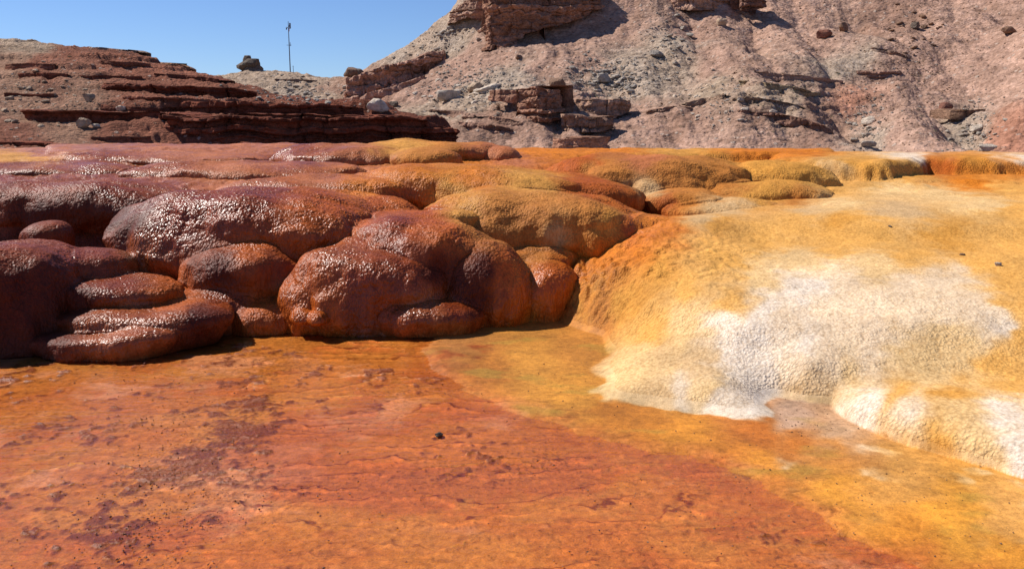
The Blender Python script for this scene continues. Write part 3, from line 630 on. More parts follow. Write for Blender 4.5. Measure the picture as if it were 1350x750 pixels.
def terrace(z, bands, nz, soft=.12):
    """steepen the slope inside every band (z, height, strength array); bench in front of it"""
    out = z
    for c, h, s in bands:
        # input window [c-h*.5, c+h*.5] is compressed to a cliff
        t = (z+nz-c)/h
        cl = np.clip(t*5+.5, 0, 1)-np.clip(t+.5, 0, 1)     # steeper in the middle, zero outside
        out = out+cl*h*s
    return out
def red_z(X, Y):
    P = np.c_[X, Y, 0*X]; z = tps_grid(rt, q2(X, Y), *GRID[0]); px = X/Y*F+675
    z = z+.35*fbm(P, .07, 3, 4)
    nz = .35*fbm(P, .22, 3, 14)+.16*np.abs(perlin(P, 1.1, 3))
    R = sstep(60, 260, px)
    rmask = sstep(.05, .3, z+1)
    var = np.clip(.75+.9*fbm(P, .12, 2, 24), 0, 1.1)
    bands = [(1.1, 2.3, R*1.0*(.6+.4*var)), (3.1, 1.3, (.25+.75*R)*var), (4.7, 1.0, .85*var*(.3+.7*R)), (5.9, .7, .8*var), (6.8, .8, .6*var), (7.9, .8, .8*var), (9.2, .7, .7*var), (10.2, .6, .9)]
    z = terrace(z, bands, nz)
    z = z+(.20*fbm(P, .6, 5, 34, .6)+.09*np.abs(perlin(P, 2.2, 9)))
    return z
HC = [(250,112,205),(300,106,200),(330,94,197),(360,96,197),(395,99,197),(430,105,196),(452,105,192),(480,98,188),(500,88,186),(540,62,182),(580,34,178),(612,4,174),(640,-22,172),(700,-55,170),
      (300,125,180),(400,130,175),(440,140,165),(400,150,160),(480,130,165),(500,150,140),(560,100,165),(560,130,146),(600,60,170),(620,100,150),(560,165,122),(600,182,112),(500,170,118),
      (640,62,160),(720,40,162),(800,0,166),(700,100,138),(700,60,152),(680,160,116),(720,190,106),(650,140,124),(800,60,150),(800,120,130),(800,190,104),(750,118,126),
      (900,0,166),(980,0,170),(900,60,146),(900,110,130),(900,150,112),(900,190,102),(1000,60,148),(1000,100,128),(1000,150,108),(1000,192,99),(1060,85,132),(1060,130,112),
      (1100,50,150),(1140,110,132),(1140,160,118),(1130,194,104),(1200,60,140),(1200,110,122),(1200,160,106),(1200,200,95),(1190,20,160),
      (1290,60,142),(1270,120,126),(1270,160,114),(1280,200,100),(1350,60,132),(1350,110,114),(1340,150,100),(1350,200,90),(1330,0,155),
      (1500,-60,150),(1500,100,110),(1500,200,88),(1700,0,130),(1700,200,85),(100,140,190),(-50,150,190)]
hpts = [atY(*c) for c in HC]
for px in (300, 400, 470): q = atY(px, 105, 197); hpts.append(np.array([q[0]*1.15, 226, q[2]-7]))
for px, z in ((540,8),(600,15),(650,24),(720,34),(850,46),(1000,50),(1200,50),(1400,48),(1700,45)): hpts.append(np.array([(px-675)/F*205, 205, z]))
for px, z in ((540,0),(620,5),(700,20),(850,35),(1000,40),(1400,38),(1700,35),(300,-3)): hpts.append(np.array([(px-675)/F*240, 240, z]))
for px in range(-50, 1751, 200): hpts.append(np.array([(px-675)/F*78, 78, -2.5]))
hpts = np.array(hpts); ht = TPS(q2(hpts[:, 0], hpts[:, 1]), hpts[:, 2], 1e-4)
def far_z(X, Y):
    P = np.c_[X, Y, 0*X]; z = tps_grid(ht, q2(X, Y), *GRID[0]); px = X/Y*F+675
    k = sstep(420, 560, px)
    z = z+k*(1.4*fbm(P, .045, 3, 4)+3.0*(np.abs(perlin(P, (.10, .02, 1), 6))-.3)*(.3+.7*sstep(620, 760, px))+.7*np.abs(perlin(P, (.3, .05, 1), 16)))
    nz = .8*fbm(P, .05, 2, 14)+.12*np.abs(perlin(P, .6, 3))
    m1 = sstep(600, 680, px)*(1-sstep(860, 930, px)); m2 = sstep(900, 960, px)*(1-sstep(1090, 1130, px))
    var = np.clip(.6+1.0*fbm(P, .07, 2, 24), 0, 1)
    low = 1-sstep(7, 10, z)
    dipz = z+.05*(X-30)
    bands = [(c, h, s*low*np.clip(m1*var*1.0+m2*(.35+.5*var)+.12, 0, 1)) for c, h, s in ((.2,.6,.8),(1.1,.5,.6),(1.9,.8,.9),(2.9,.5,.6),(3.8,.9,.9),(4.9,.5,.7),(5.8,.9,.9),(7.0,.6,.8),(8.2,.6,.7))]
    z = terrace(z, bands, nz)
    top = [(c, h, .9*var*sstep(.1, .5, fbm(P, .05, 2, 64)+.2)) for c, h in ((25, 2.2), (29, 2.5), (13, 1.4), (18, 1.2))]
    z = terrace(z, top, nz)
    knoll = (1-k)*sstep(9, 11, z)
    z = z+(.42*fbm(P, .35, 5, 34, .6)+.10*np.abs(perlin(P, 1.3, 9))+.05*np.abs(perlin(P, 2.6, 5)))
    return z
def hill_obj(name, zf, args, anchors, mat, stripes):
    GRID[0] = args[4:6]; X, Y = hillgrid(*args); V = np.c_[X, Y, zf(X, Y)]
    Q = gridq(args[4], args[5])
    A = np.array([[a[0], a[1]] for a in anchors], float); cols = np.sqrt(np.array([a[2] for a in anchors]))
    # anchors are put on the hill by distance: look the surface point up once
    a2 = (*args[:4], 200, 160, args[6] if len(args) > 6 else 1.0)
    GRID[0] = (200, 160); Xc, Yc = hillgrid(*a2); Vc = np.c_[Xc, Yc, zf(Xc, Yc)]; bv = BVHTree.FromPolygons(Vc.tolist(), gridq(200, 160).tolist())
    pts, cc = [], []
    for (px, py), c in zip(A, cols):
        h = bv.ray_cast(Vector((0, 0, CH)), Vector(ray(px, py)).normalized())
        if h[0] is not None: pts.append(h[0][:]); cc.append(c)
    pts = np.array(pts); cc = np.array(cc)
    def met(P): return np.c_[P[:, 0]/P[:, 1], P[:, 1]*.0030, P[:, 2]*.007]
    Mp = met(pts); Mv = met(V)+np.c_[fbm(V, .12, 4, 7), fbm(V, .12, 4, 27), fbm(V, .12, 4, 47)]*.016
    C = np.empty((len(V), 3))
    for i in range(0, len(V), 30000):
        d2 = sqd(Mv[i:i+30000], Mp)+np.float32(1e-4); w = 1/(d2*d2); w /= w.sum(1)[:, None]; C[i:i+30000] = (w@cc)**2
    lay = hash1(np.floor((V[:, 2]+.4*fbm(V, .08, 2, 5)+60)/stripes[0]), 5)
    C = C*(1+stripes[1]*(lay-.5))[:, None]
    C = C*(1+.18*fbm(V, .5, 4, 77))[:, None]
    me = mesh_np(name, V, Q[:, ::-1]); setattrs(me, np.clip(C, .01, .85)); o = link(name, me, mat); tag(o, kind='structure')
    Gx = V.reshape(args[4], args[5], 3)[::2, ::2].reshape(-1, 3)
    return BVHTree.FromPolygons(Gx.tolist(), gridq((args[4]+1)//2, (args[5]+1)//2).tolist())
R1=(.235,.092,.055); R2=(.18,.06,.035); R3=(.30,.17,.11); TN=(.36,.27,.19); GY=(.36,.27,.195); PKH=(.36,.225,.165); BRH=(.29,.175,.125); GG=(.37,.29,.22); PH2=(.42,.265,.195); RDH=(.38,.185,.12)
M_RED = hill_mat('red_hill', 1.5); M_FAR = hill_mat('talus_hillside', .8)
bv_red = hill_obj('red_hill', red_z, (-480,820,40,135,1000,520), [(10,62,TN),(40,62,TN),(10,72,R3),(90,66,R1),(150,75,R1),(220,92,R1),(60,90,R1),(10,100,R3),(40,120,R3),(120,130,R3),(40,150,R3),(100,165,R3),(150,175,R1),(200,140,R1),
    (200,110,R1),(260,120,R1),(300,135,R1),(350,150,R1),(250,165,R2),(350,170,R2),(450,150,R2),(450,172,R2),(550,175,R2),(400,160,R2),(300,185,R1),(500,185,R1),(180,160,R1),(20,185,R1)], M_RED, (.45, .30))
bv_far = hill_obj('talus_hillside', far_z, (80,1720,76,250,1300,640), [(310,112,GY),(350,105,GY),(400,110,GY),(380,130,GG),(430,125,GY),(440,120,BRH),(470,120,RDH),(500,110,RDH),(540,95,BRH),(560,60,GY),(600,25,GY),(530,75,GG),(590,50,GG),
    (560,125,PKH),(600,90,PKH),(640,75,PKH),(540,150,GY),(600,150,GY),(650,115,GG),(620,130,GY),(580,170,BRH),(650,170,BRH),(700,185,PKH),(700,160,BRH),(680,100,GG),(720,80,PKH),(760,50,PKH),(820,30,PKH),(780,90,PKH),
    (830,85,GG),(880,60,GG),(800,110,GY),(860,110,GG),(880,90,GY),(780,140,PKH),(840,150,PKH),(900,160,BRH),(860,185,PKH),(920,185,PH2),(940,120,TN),(950,80,PKH),(930,40,PKH),(980,30,PH2),(1000,100,PKH),
    (1000,130,TN),(1050,130,GY),(1000,150,BRH),(1080,150,BRH),(1000,180,PH2),(1080,185,BRH),(1100,90,GG),(1140,80,GG),(1150,100,PKH),(1130,130,RDH),(1150,150,PKH),(1080,60,PKH),(1050,30,PH2),(1200,60,PKH),(1180,30,BRH),(1250,30,PH2),(1320,20,PKH),
    (1200,100,PKH),(1250,100,PH2),(1300,80,PKH),(1340,60,PH2),(1220,150,PH2),(1180,170,PH2),(1270,170,GG),(1290,190,GG),(1340,130,PH2),(1340,180,RDH),(1310,180,RDH),(1230,190,PH2),(1150,190,GG)], M_FAR, (.8, .10))
# ground sheet to the horizon
def ground():
    m, nt, b = newmat('desert_ground'); v0 = coords(nt)
    col = ramp(nt, noise(nt, v0, .08, 8, .6), [(.3, (.26, .15, .10)), (.7, (.38, .24, .17))]); L(nt, col, b.inputs['Base Color']); b.inputs['Roughness'].default_value = .95
    L(nt, bump(nt, noise(nt, v0, 1.5, 6, .7), .3, .6), b.inputs['Normal'])
    n = 60; t = np.linspace(-1, 1, n); s = np.sign(t)*(np.abs(t)**2.5)*3000
    Xg, Yg = np.meshgrid(s, s, indexing='ij'); V = np.c_[Xg.ravel(), Yg.ravel(), np.full(n*n, -2.6)]
    tag(link('desert_ground', mesh_np('desert_ground', V, gridq(n, n)), m), kind='structure')
ground(); tick('hills')
O = Vector((0, 0, CH))
def hit(px, py):
    d = Vector(ray(px, py)).normalized(); best = None
    for b in (bv_red, bv_far):
        h = b.ray_cast(O, d)
        if h[0] is not None and (best is None or h[3] < best[1]): best = (h[0], h[3], h[1])
    return best
# ------------------------------------------------------------------ cliffs
def cliff(label, pts, depth, mat, outdir=(-.3, -.95), bed=.8, jw=2.0, amp=.5, seed=1, taper=.12):
    """pts: (px, py_bottom, py_top, Y)"""
    b = np.array([atY(p[0], p[1], p[3]) for p in pts]); t = np.array([atY(p[0], p[2], p[3]) for p in pts])
    s = np.r_[0, np.cumsum(np.hypot(*np.diff(b[:, :2], axis=0).T))]; Ls = s[-1]
    H = (t[:, 2]-b[:, 2]).max(); sc2 = b[:, 1].mean()/1000*.55
    nu = int(np.clip(Ls/sc2, 30, 420)); nvw = int(np.clip(H/sc2, 12, 160)); nt_ = 14; nb = 6
    u = np.linspace(0, Ls, nu); bi = np.c_[[np.interp(u, s, b[:, k]) for k in range(3)]].T; zt = np.interp(u, s, t[:, 2])
    tn = np.gradient(bi[:, :2], axis=0); nrm = np.c_[tn[:, 1], -tn[:, 0]]; nrm /= np.linalg.norm(nrm, axis=1)[:, None]+1e-9
    nrm[nrm[:, 1] > 0] *= -1
    e = np.minimum(u, Ls-u)/Ls; ef = np.clip(e/taper, 0, 1)**.5
    U = np.repeat(u, nvw+nt_+nb)
    rows = []
    zb = bi[:, 2]-.6
    for j in range(nvw+nt_+nb):
        if j < nvw:
            f = j/(nvw-1); z = zb+(zt-zb)*f; back = np.zeros(nu)+.22*H*f*.6
        elif j < nvw+nt_:
            f = (j-nvw+1)/nt_; z = zt+.04*H*f; back = np.zeros(nu)+.13*H+depth*f
        else:
            f = (j-nvw-nt_+1)/nb; z = zt-(zt-zb)*f; back = np.full(nu, .13*H+depth)
        rows.append((z, back, j < nvw))
    n = len(rows); P = np.zeros((nu, n, 3)); wall = np.zeros((nu, n))
    for j, (z, back, w) in enumerate(rows):
        P[:, j, :2] = bi[:, :2]-nrm*back[:, None]; P[:, j, 2] = z; wall[:, j] = 1 if w else .35
    P = P.reshape(-1, 3); wall = wall.ravel(); Ur = np.repeat(u, n); Nr = np.repeat(nrm, n, axis=0); efr = np.repeat(ef, n)
    q = np.c_[Ur, P[:, 2], 0*Ur]
    zz = P[:, 2]+bed*.5*fbm(q, .25, 3, seed)
    rr = np.random.default_rng(seed); bnd = P[:, 2].min()-3+np.cumsum(bed*rr.uniform(.3, 1.9, 200)); li = np.searchsorted(bnd, zz); li = np.clip(li, 1, 199)
    dn = np.minimum(zz-bnd[li-1], bnd[li]-zz)/bed
    mod = np.clip(.55+1.1*fbm(q, (.35, .8, 1), 3, seed+1), 0, 1.2)
    hard = (hash1(li, seed)-.5)*(.6+.8*np.clip(.5+perlin(q, (.25, .01, 1), seed+3), 0, 1))
    off = amp*hard*1.4-amp*.55*np.exp(-(dn/.10)**2)*mod
    cell = Ur/jw+.55*fbm(q, (.4, .15, 1), 3, seed+5)+.3*hash1(li//3, seed+2); ci = np.floor(cell); cf = cell-ci
    jm = np.clip(.12+1.3*perlin(q, (.3, .5, 1), seed+6), 0, 1)
    off += amp*.6*(hash1(ci, seed+7)-.5)-amp*1.1*np.exp(-(np.minimum(cf, 1-cf)/.06)**2)*jm
    off += amp*1.5*fbm(q, (.12, .2, 1), 3, seed+9)+amp*.7*fbm(q, .9, 4, seed+11)
    off = off*wall-(1-efr)*H*.8
    P[:, :2] += Nr*off[:, None]; P[:, 2] += (.3*amp*fbm(q, .35, 4, seed)+.25*amp*(hash1(ci, seed)-.6))*(P[:, 2] > zb.min()+.5)-(1-efr)*H*.35*(wall < 1)
    C = np.tile(np.array(mat), (len(P), 1))*(1+.55*(hash1(li, seed+3)-.5))[:, None]*(1+.2*fbm(q, .6, 4, 9))[:, None]
    ctr = P.mean(0)
    me = mesh_np('sandstone_cliff', P-ctr, gridq(nu, n)[:, ::-1]); setattrs(me, np.clip(C, .02, .8)); o = link('sandstone_cliff', me, M_CLIFF); o.location = ctr
    return tag(o, label, 'rock ledge', 'layered sandstone ledges on the hills')
M_CLIFF = hill_mat('sandstone_cliff', 1.2, 0.0)
CB=(.38,.20,.13); CB2=(.36,.22,.155); CP_=(.40,.23,.165); DRR=(.19,.058,.032)
cliff('tall layered red brown cliff block at the top of the right hill, touching the sky', [(629,58,-6,168),(641,63,-14,158),(680,54,-22,157),(700,38,-25,159),(740,28,-30,160),(770,18,-30,162),(800,2,-30,165)], 9, CB, bed=1.1, jw=3.2, amp=.9, seed=3, taper=.05)
cliff('dark jagged crag on the skyline left of the tall cliff block', [(588,32,26,175),(600,26,6,172),(615,18,-4,168),(630,24,-12,166)], 6, CB2, bed=.7, jw=1.6, amp=.6, seed=5)
cliff('long pinkish cliff band climbing right below the skyline', [(440,138,108,166),(455,134,102,164),(480,126,96,164),(500,116,90,164),(530,106,80,164),(560,98,72,165),(590,80,64,166)], 8, CP_, bed=1.4, jw=3.6, amp=1.1, seed=8)
cliff('low jointed ledge under the pinkish cliff band', [(470,138,128,158),(500,130,119,157),(530,120,110,157),(562,108,99,158)], 3, CP_, bed=.7, jw=1.6, amp=.4, seed=9)
cliff('dark ledge ringing the grey knoll below the mast', [(345,116,105,188),(370,118,104,186),(395,119,105,185),(420,118,106,185),(450,120,108,185)], 4, (.20,.13,.10), bed=.6, jw=1.6, amp=.6, seed=12)
cliff('overhanging red ledge with striped layers beneath the large brown boulder', [(680,146,121,121),(690,152,116,115.5),(705,155,114,112.5),(725,155,117,112),(742,151,119,114),(756,144,123,118)], 5, CB, bed=.5, jw=3, amp=.7, seed=15, taper=.28)
cliff('thin red ledge left of the overhanging ledge', [(640,126,120,120),(660,128,118,118),(688,132,120,117)], 3, CB, bed=.4, jw=1.5, amp=.25, seed=16)
cliff('low purple brown ledge right of the overhanging ledge', [(750,146,131,118),(780,148,130,116),(810,150,132,116),(838,140,132,118)], 4, CB2, bed=.5, jw=1.8, amp=.45, seed=18)
cliff('rounded ledge with rubble below the purple brown ledge', [(735,164,150,111),(760,168,152,110),(790,168,154,110),(815,162,154,112)], 3, CB2, bed=.6, jw=1.3, amp=.6, seed=19)
cliff('dark ledge just above the orange rim at the hill foot', [(725,194,181,101),(760,196,182,100),(790,196,181,101),(810,190,180,104)], 3, CB, bed=.5, jw=2.2, amp=.4, seed=21)
cliff('brown crag at the top edge above the pink talus', [(880,6,-14,164),(910,10,-14,162),(940,9,-14,162),(975,3,-16,166)], 5, CB2, bed=.8, jw=1.8, amp=.7, seed=22)
cliff('dark crag at the top edge right of the brown crag', [(972,8,-14,160),(990,11,-14,159),(1012,4,-14,161)], 5, (.2,.11,.08), bed=.7, jw=1.5, amp=.7, seed=24)
# red hill ledges
cliff('thickest dark red ledge at the foot of the left hill', [(200,170,151,62.5),(250,176,152,61.5),(320,179,151,61),(390,180,151,61),(460,181,152,61.5),(530,184,154,62),(570,186,160,63),(615,190,176,65)], 3, DRR, bed=.24, jw=2.2, amp=.6, seed=31, taper=.06)
cliff('middle dark red ledge across the left hill', [(225,142,132,70),(280,145,134,69),(340,147,136,68.5),(400,148,137,68.5),(440,150,138,69),(480,152,142,69.5)], 2.5, DRR, bed=.2, jw=2, amp=.45, seed=33, taper=.06)
cliff('upper dark red ledge near the right shoulder of the left hill', [(130,118,110,76),(180,121,111,75),(240,123,113,74.5),(300,127,116,75),(340,128,120,76)], 2.5, DRR, bed=.2, jw=1.9, amp=.45, seed=35, taper=.06)
cliff('thin red ledge crossing the scree at the left', [(25,150,145,64),(80,152,146,63.5),(150,154,147,63.5),(210,156,148,64)], 2, DRR, bed=.25, jw=1.4, amp=.35, seed=37, taper=.06)
cliff('lowest red ledge at the left frame edge above the travertine', [(-60,196,186,54),(0,197,186,53.5),(50,198,188,53.5),(100,197,191,54)], 2, DRR, bed=.25, jw=1.4, amp=.2, seed=38, taper=.06)
cliff('crumbling orange ledge on the left hill crest', [(205,90,82,88),(225,92,83,87),(246,96,87,87)], 2, (.33,.18,.10), bed=.3, jw=.8, amp=.3, seed=39)
cliff('pale caprock on the left hill top', [(115,66,62,92),(145,69,64,92),(178,73,67,91)], 2, (.3,.2,.14), bed=.3, jw=.9, amp=.25, seed=40)
cliff('small broken ledge in the upper middle of the left hill', [(95,88,82,84),(125,90,82,83),(155,90,83,83.5)], 2, R2, bed=.3, jw=.9, amp=.22, seed=41)
cliff('thin ledge high on the left hill beside the broken one', [(90,106,100,79),(130,107,100,78),(185,109,101,78)], 2, R2, bed=.3, jw=.9, amp=.2, seed=43)
def ledge(label, pts, h, mat, seed, amp=.3, bed=.3, jw=1.6, depth=2.2, out=.5):
    P_ = []
    for px, py in pts:
        q = hit(px, py)
        if q is None: return
        P_.append((px, py+1, py-h, q[0].y-out))
    cliff(label, P_, depth, mat, bed=bed, jw=jw, amp=amp, seed=seed, taper=.25)
ledge('long thin ledge topping the curved beds of the right hill', [(968,99),(1010,99),(1050,103),(1090,108),(1112,110)], 4, CB2, 51)
ledge('second thin ledge of the curved beds, olive brown', [(972,110),(1010,113),(1050,119),(1086,127)], 4, (.30,.22,.13), 52)
ledge('third ledge of the curved beds with grey rubble on it', [(965,134),(1000,133),(1035,140),(1065,148)], 5, (.26,.18,.125), 53, amp=.45)
ledge('dark curved ledge sweeping down right, low on the right hill', [(975,151),(1020,155),(1055,162),(1085,172),(1100,178)], 6, (.24,.13,.09), 54, amp=.4)
ledge('thin ledge in the middle of the pink bowl', [(1130,97),(1160,99),(1190,97)], 4, (.28,.16,.115), 55)
ledge('low ledge beside the round dark red boulder', [(1256,149),(1280,150),(1298,148)], 5, (.30,.18,.12), 56)
ledge('tan ledge on the bench left of the curved beds', [(905,140),(930,134),(952,129)], 5, (.34,.23,.16), 57)
ledge('broken brown ledge on the bench near the grey rubble', [(855,152),(880,146),(905,146)], 6, (.28,.17,.12), 58, amp=.45)
ledge('short ledge under the left rubble field', [(560,150),(590,152),(620,157)], 6, (.26,.16,.115), 59, amp=.4)
ledge('flaky ledge low on the slope behind the red hill', [(600,166),(640,170),(672,176)], 6, (.27,.155,.11), 60, amp=.4)
ledge('striped ledge left of the overhanging one, lower down', [(640,158),(665,161),(685,166)], 5, (.28,.165,.115), 61)
ledge('outcrop halfway up the pink talus at the far right top', [(1150,66),(1170,70),(1190,78)], 5, (.27,.17,.125), 62, amp=.5)
ledge('thin red ledge near the top left of the left hill', [(5,88),(35,87),(70,88)], 4, R1, 71, amp=.2, bed=.22)
ledge('second thin red ledge in the left part of the left hill', [(20,99),(60,99),(88,101)], 3, R2, 72, amp=.2, bed=.22)
ledge('short red ledge in the centre of the left hill face', [(130,84),(165,86),(200,88)], 5, R1, 73, amp=.25, bed=.22)
ledge('wavy red ledge in the right half of the left hill face', [(205,100),(245,103),(285,108)], 4, R2, 74, amp=.25, bed=.22)
ledge('thin band between the two upper red ledges', [(160,130),(220,132),(290,136)], 4, R1, 75, amp=.25, bed=.2)
ledge('thin band under the middle dark ledge', [(130,142),(180,144),(225,147)], 4, R2, 76, amp=.25, bed=.2)
ledge('crumbly red band in the lower left slope', [(120,183),(160,184),(200,184)], 4, R1, 77, amp=.25, bed=.2)
ledge('short dark ledge close to the left frame edge', [(5,126),(40,127),(70,127)], 3, R2, 78, amp=.2, bed=.2)
# ------------------------------------------------------------------ boulders
def rockmesh(seed, sub=3, flat=(1, 1, 1), planes=13):
    import bmesh
    r = np.random.default_rng(seed); bm = bmesh.new(); bmesh.ops.create_icosphere(bm, subdivisions=sub, radius=1)
    D = np.array([v.co[:] for v in bm.verts]); D /= np.linalg.norm(D, axis=1)[:, None]
    n = r.normal(size=(planes, 3)); n /= np.linalg.norm(n, axis=1)[:, None]; d = r.uniform(.62, 1.0, planes)
    n = np.vstack([n, [[0, 0, 1], [0, 0, -1]]]); d = np.r_[d, .75, .7]
    dots = D@n.T; rad = np.where(dots > .05, d/np.maximum(dots, .05), 9).min(1); rad = np.minimum(rad, 1.25)
    P = D*rad[:, None]; P = P*(1+.05*fbm(P, 2.5, 3, seed*3.1))[:, None]*np.array(flat)
    for v, p in zip(bm.verts, P): v.co = p
    me = bpy.data.meshes.new('boulder'); bm.to_mesh(me); bm.free(); return me
MR = {'tan': rock_mat('tan_rock', (.46, .33, .22)), 'pale': rock_mat('pale_rock', (.58, .48, .38)), 'grey': rock_mat('grey_rock', (.40, .34, .28)), 'brown': rock_mat('brown_rock', (.24, .135, .08)), 'red': rock_mat('red_rock', (.26, .10, .06)), 'dark': rock_mat('dark_rock', (.13, .095, .07))}
def boulder(label, px, py, w, h, col, seed, rot=0, tilt=0, Y=None):
    """px,py = centre of the foot in the photo; w,h in photo pixels"""
    hh = hit(px, py)
    if hh is None: p = Vector(atY(px, py, Y or 100))
    else: p = hh[0]
    if Y: p = Vector(atY(px, py, Y))
    k = p.y/F
    me = rockmesh(seed); o = link('boulder', me, MR[col])
    o.scale = (w*k/2/.9, w*k/2/.9*.8, h*k/2/.75); o.rotation_euler = (0, tilt, rot)
    o.location = p+Vector((0, 0, h*k*.38))
    return tag(o, label, 'boulder', 'large boulders on the hillsides')
boulder('large square brown boulder perched on the overhanging red ledge', 735,119,21,17,'brown',3,.4,.1)
boulder('big pale boulder with flat top in the grey rubble under the cliff band', 590,132,26,14,'pale',5,.3)
boulder('pale triangular boulder with a bright left face behind the red hill', 499,147,24,17,'pale',8,.9,.3)
boulder('small dark boulder right beside the pale triangular one', 519,141,9,8,'dark',9)
boulder('long pale slab leaning above the thin red ledge', 646,118,30,6,'pale',12,.5,-.35)
boulder('brown block at the left end of the leaning slab', 628,120,18,12,'tan',13)
boulder('round dark red boulder on the lower right slope beside the grey gully', 1245,145,15,11,'red',14)
boulder('dark boulder in the rubble gully near the top right', 1206,38,12,9,'dark',15)
boulder('dark pair of rocks standing out at the far right top', 1330,44,18,9,'brown',16)
boulder('red brown boulder high on the talus, left of the gully', 1086,50,20,11,'red',17)
boulder('dark rock above the red brown boulder', 1112,42,14,13,'brown',18,.6)
boulder('tan flat topped block left on the left hill, largest one there', 117,134,13,11,'tan',19,.2)
boulder('pale slab lying on the thin red ledge of the left hill', 159,146,12,7,'pale',20,.2,.2)
boulder('brown split block with pale side on the lower left hill', 112,169,15,14,'tan',21,.5,.35)
boulder('small pale stone right of the split block', 127,168,9,5,'pale',22)
boulder('dark boulder on the skyline crest above the cliff band', 464,100,22,12,'brown',25,.2)
boulder('small dark rock on the crest right of the skyline boulder', 474,99,12,9,'dark',26,.2)
boulder('grey angular block in the middle rubble field', 795,108,19,12,'grey',27)
boulder('grey slab at the right of the middle rubble field', 865,75,18,9,'grey',28,.4,.3)
boulder('pale boulder at the foot of the right grey gully', 1287,174,15,10,'pale',29,.4,-.4)
boulder('grey boulder low in the right gully, near the white rim', 1303,199,20,10,'grey',30)
boulder('grey block at the foot of the middle gully', 1144,193,16,8,'grey',31)
boulder('pale block lying in the middle gully rubble', 1145,163,15,9,'pale',32,.3,-.3)
boulder('tan rock at mid height on the pale slope, upper centre', 953,33,12,9,'tan',33)
boulder('brown rock on the pink talus left of the rubble field', 683,78,9,6,'brown',34)
# balanced rock: two stones on the knoll
k0 = 196
b1 = atY(331, 93, k0); e = bpy.data.objects.new('balanced_rock', None); COL.objects.link(e); e.location = b1; tag(e, 'dark balanced rock with a narrow foot, alone on the grey knoll skyline', 'rock')
kk = k0/F
for nm, x, y, w, h, s in (('rock_base', 4, -1, 24, 12, 41), ('rock_cap', -1, 6, 25, 14, 42), ('rock_tip', -3, 13, 11, 9, 44)):
    me = rockmesh(s); o = link(nm, me, MR['dark'], e); o.location = (x*kk-3*kk*0, 0, y*kk); o.scale = (w*kk/1.8, w*kk/2.3, h*kk/1.25)
# scattered rocks (individuals) in clusters
base_r = [rockmesh(100+i, 2, (1, .8+.3*random.random(), .55+.3*random.random())) for i in range(8)]
CL = [((760,850),(90,125),45,'grey','angular grey rock in the middle rubble field above the red ledges','rocks of the middle rubble field'),
      ((560,680),(110,140),34,'pale','pale rock in the rubble left of the leaning slab','rocks of the left rubble field'),
      ((350,440),(112,140),26,'grey','grey rock on the slope of the knoll under the mast','rocks on the grey knoll'),
      ((1120,1160),(140,195),22,'grey','grey rock in the gully under the middle talus','rocks of the middle gully'),
      ((1255,1310),(140,200),30,'grey','grey rock in the gully near the right edge','rocks of the right gully'),
      ((1170,1230),(10,80),28,'brown','brown rock in the upper right gully','rocks of the upper right gully'),
      ((10,110),(95,170),40,'tan','small tan rock in the scree of the left hill','scree rocks on the left hill'),
      ((860,910),(30,85),18,'grey','grey rock in the upper central gully','rocks of the upper central gully'),
      ((540,620),(25,80),24,'grey','grey rock on the skyline slope under the jagged crag','rocks under the jagged crag'),
      ((860,1000),(120,160),20,'pale','pale rock on the tan bench at the hill centre','rocks on the tan bench')]
for (xa, xb), (ya, yb), n, c, lab, grp in CL:
    mats = {}
    for i in range(n):
        px = random.gauss((xa+xb)/2, (xb-xa)/3.0); py = random.gauss((ya+yb)/2, (yb-ya)/3.6); h = hit(px, py)
        if h is None or h[1] > 260: continue
        key = (i % 8, c)
        src = base_r[i % 8]
        if key not in mats:
            me = src.copy(); me.materials.append(MR[c]); mats[key] = me
        o = bpy.data.objects.new('rock', mats[key]); COL.objects.link(o)
        s = h[0].y/F*random.choice((2.2, 2.6, 3.2, 4.2, 5.5))
        o.scale = (s, s, s*.8); o.location = h[0]+Vector((0, 0, s*.2)); o.rotation_euler = (random.uniform(-.3, .3), random.uniform(-.3, .3), random.uniform(0, 6.3))
        tag(o, lab, 'rock', grp)
tick('rocks')
# rubble mass on the slopes
def rubble(name, label, areas, col, smin, smax, seed):
    r = np.random.default_rng(seed)
    Vs, Fs, n0 = [], [], 0
    tv = np.array([(1,0,0),(-1,0,0),(0,1,0),(0,-1,0),(0,0,1),(0,0,-1)], float)
    tf = np.array([(0,2,4),(2,1,4),(1,3,4),(3,0,4),(2,0,5),(1,2,5),(3,1,5),(0,3,5)])
    for (xa, xb), (ya, yb), n in areas:
        for i in range(n):
            px = r.normal((xa+xb)/2, (xb-xa)/3.2); py = r.normal((ya+yb)/2, (yb-ya)/3.2)
            h = hit(px, py)
            if h is None or h[1] > 260: continue
            s = h[0].y/F*(smin+(smax-smin)*r.random()**3); a = r.random()*6.28
            v = tv*(1+r.uniform(-.35, .35, (6, 1)))*np.array([1.15, .9, .6])*s
            ca, sa = math.cos(a), math.sin(a); v = np.c_[v[:, 0]*ca-v[:, 1]*sa, v[:, 0]*sa+v[:, 1]*ca, v[:, 2]+.25*v[:, 0]]
            Vs.append(v+np.array(h[0])+[0, 0, s*.15]); Fs.append(tf+n0); n0 += 6
    me = mesh_np(name, np.vstack(Vs), np.vstack(Fs), False)
    tag(link(name, me, MR[col]), label, 'rubble', None, 'stuff')
rubble('rubble', 'fine grey rubble strewn over the right hillside gullies', [((760,860),(80,125),900),((560,700),(90,140),900),((340,440),(105,140),380),((1120,1165),(130,195),260),((1250,1310),(130,200),320),((850,900),(20,90),200),((520,620),(25,90),400),((900,1000),(100,160),240)], 'grey', .7, 3.0, 1)
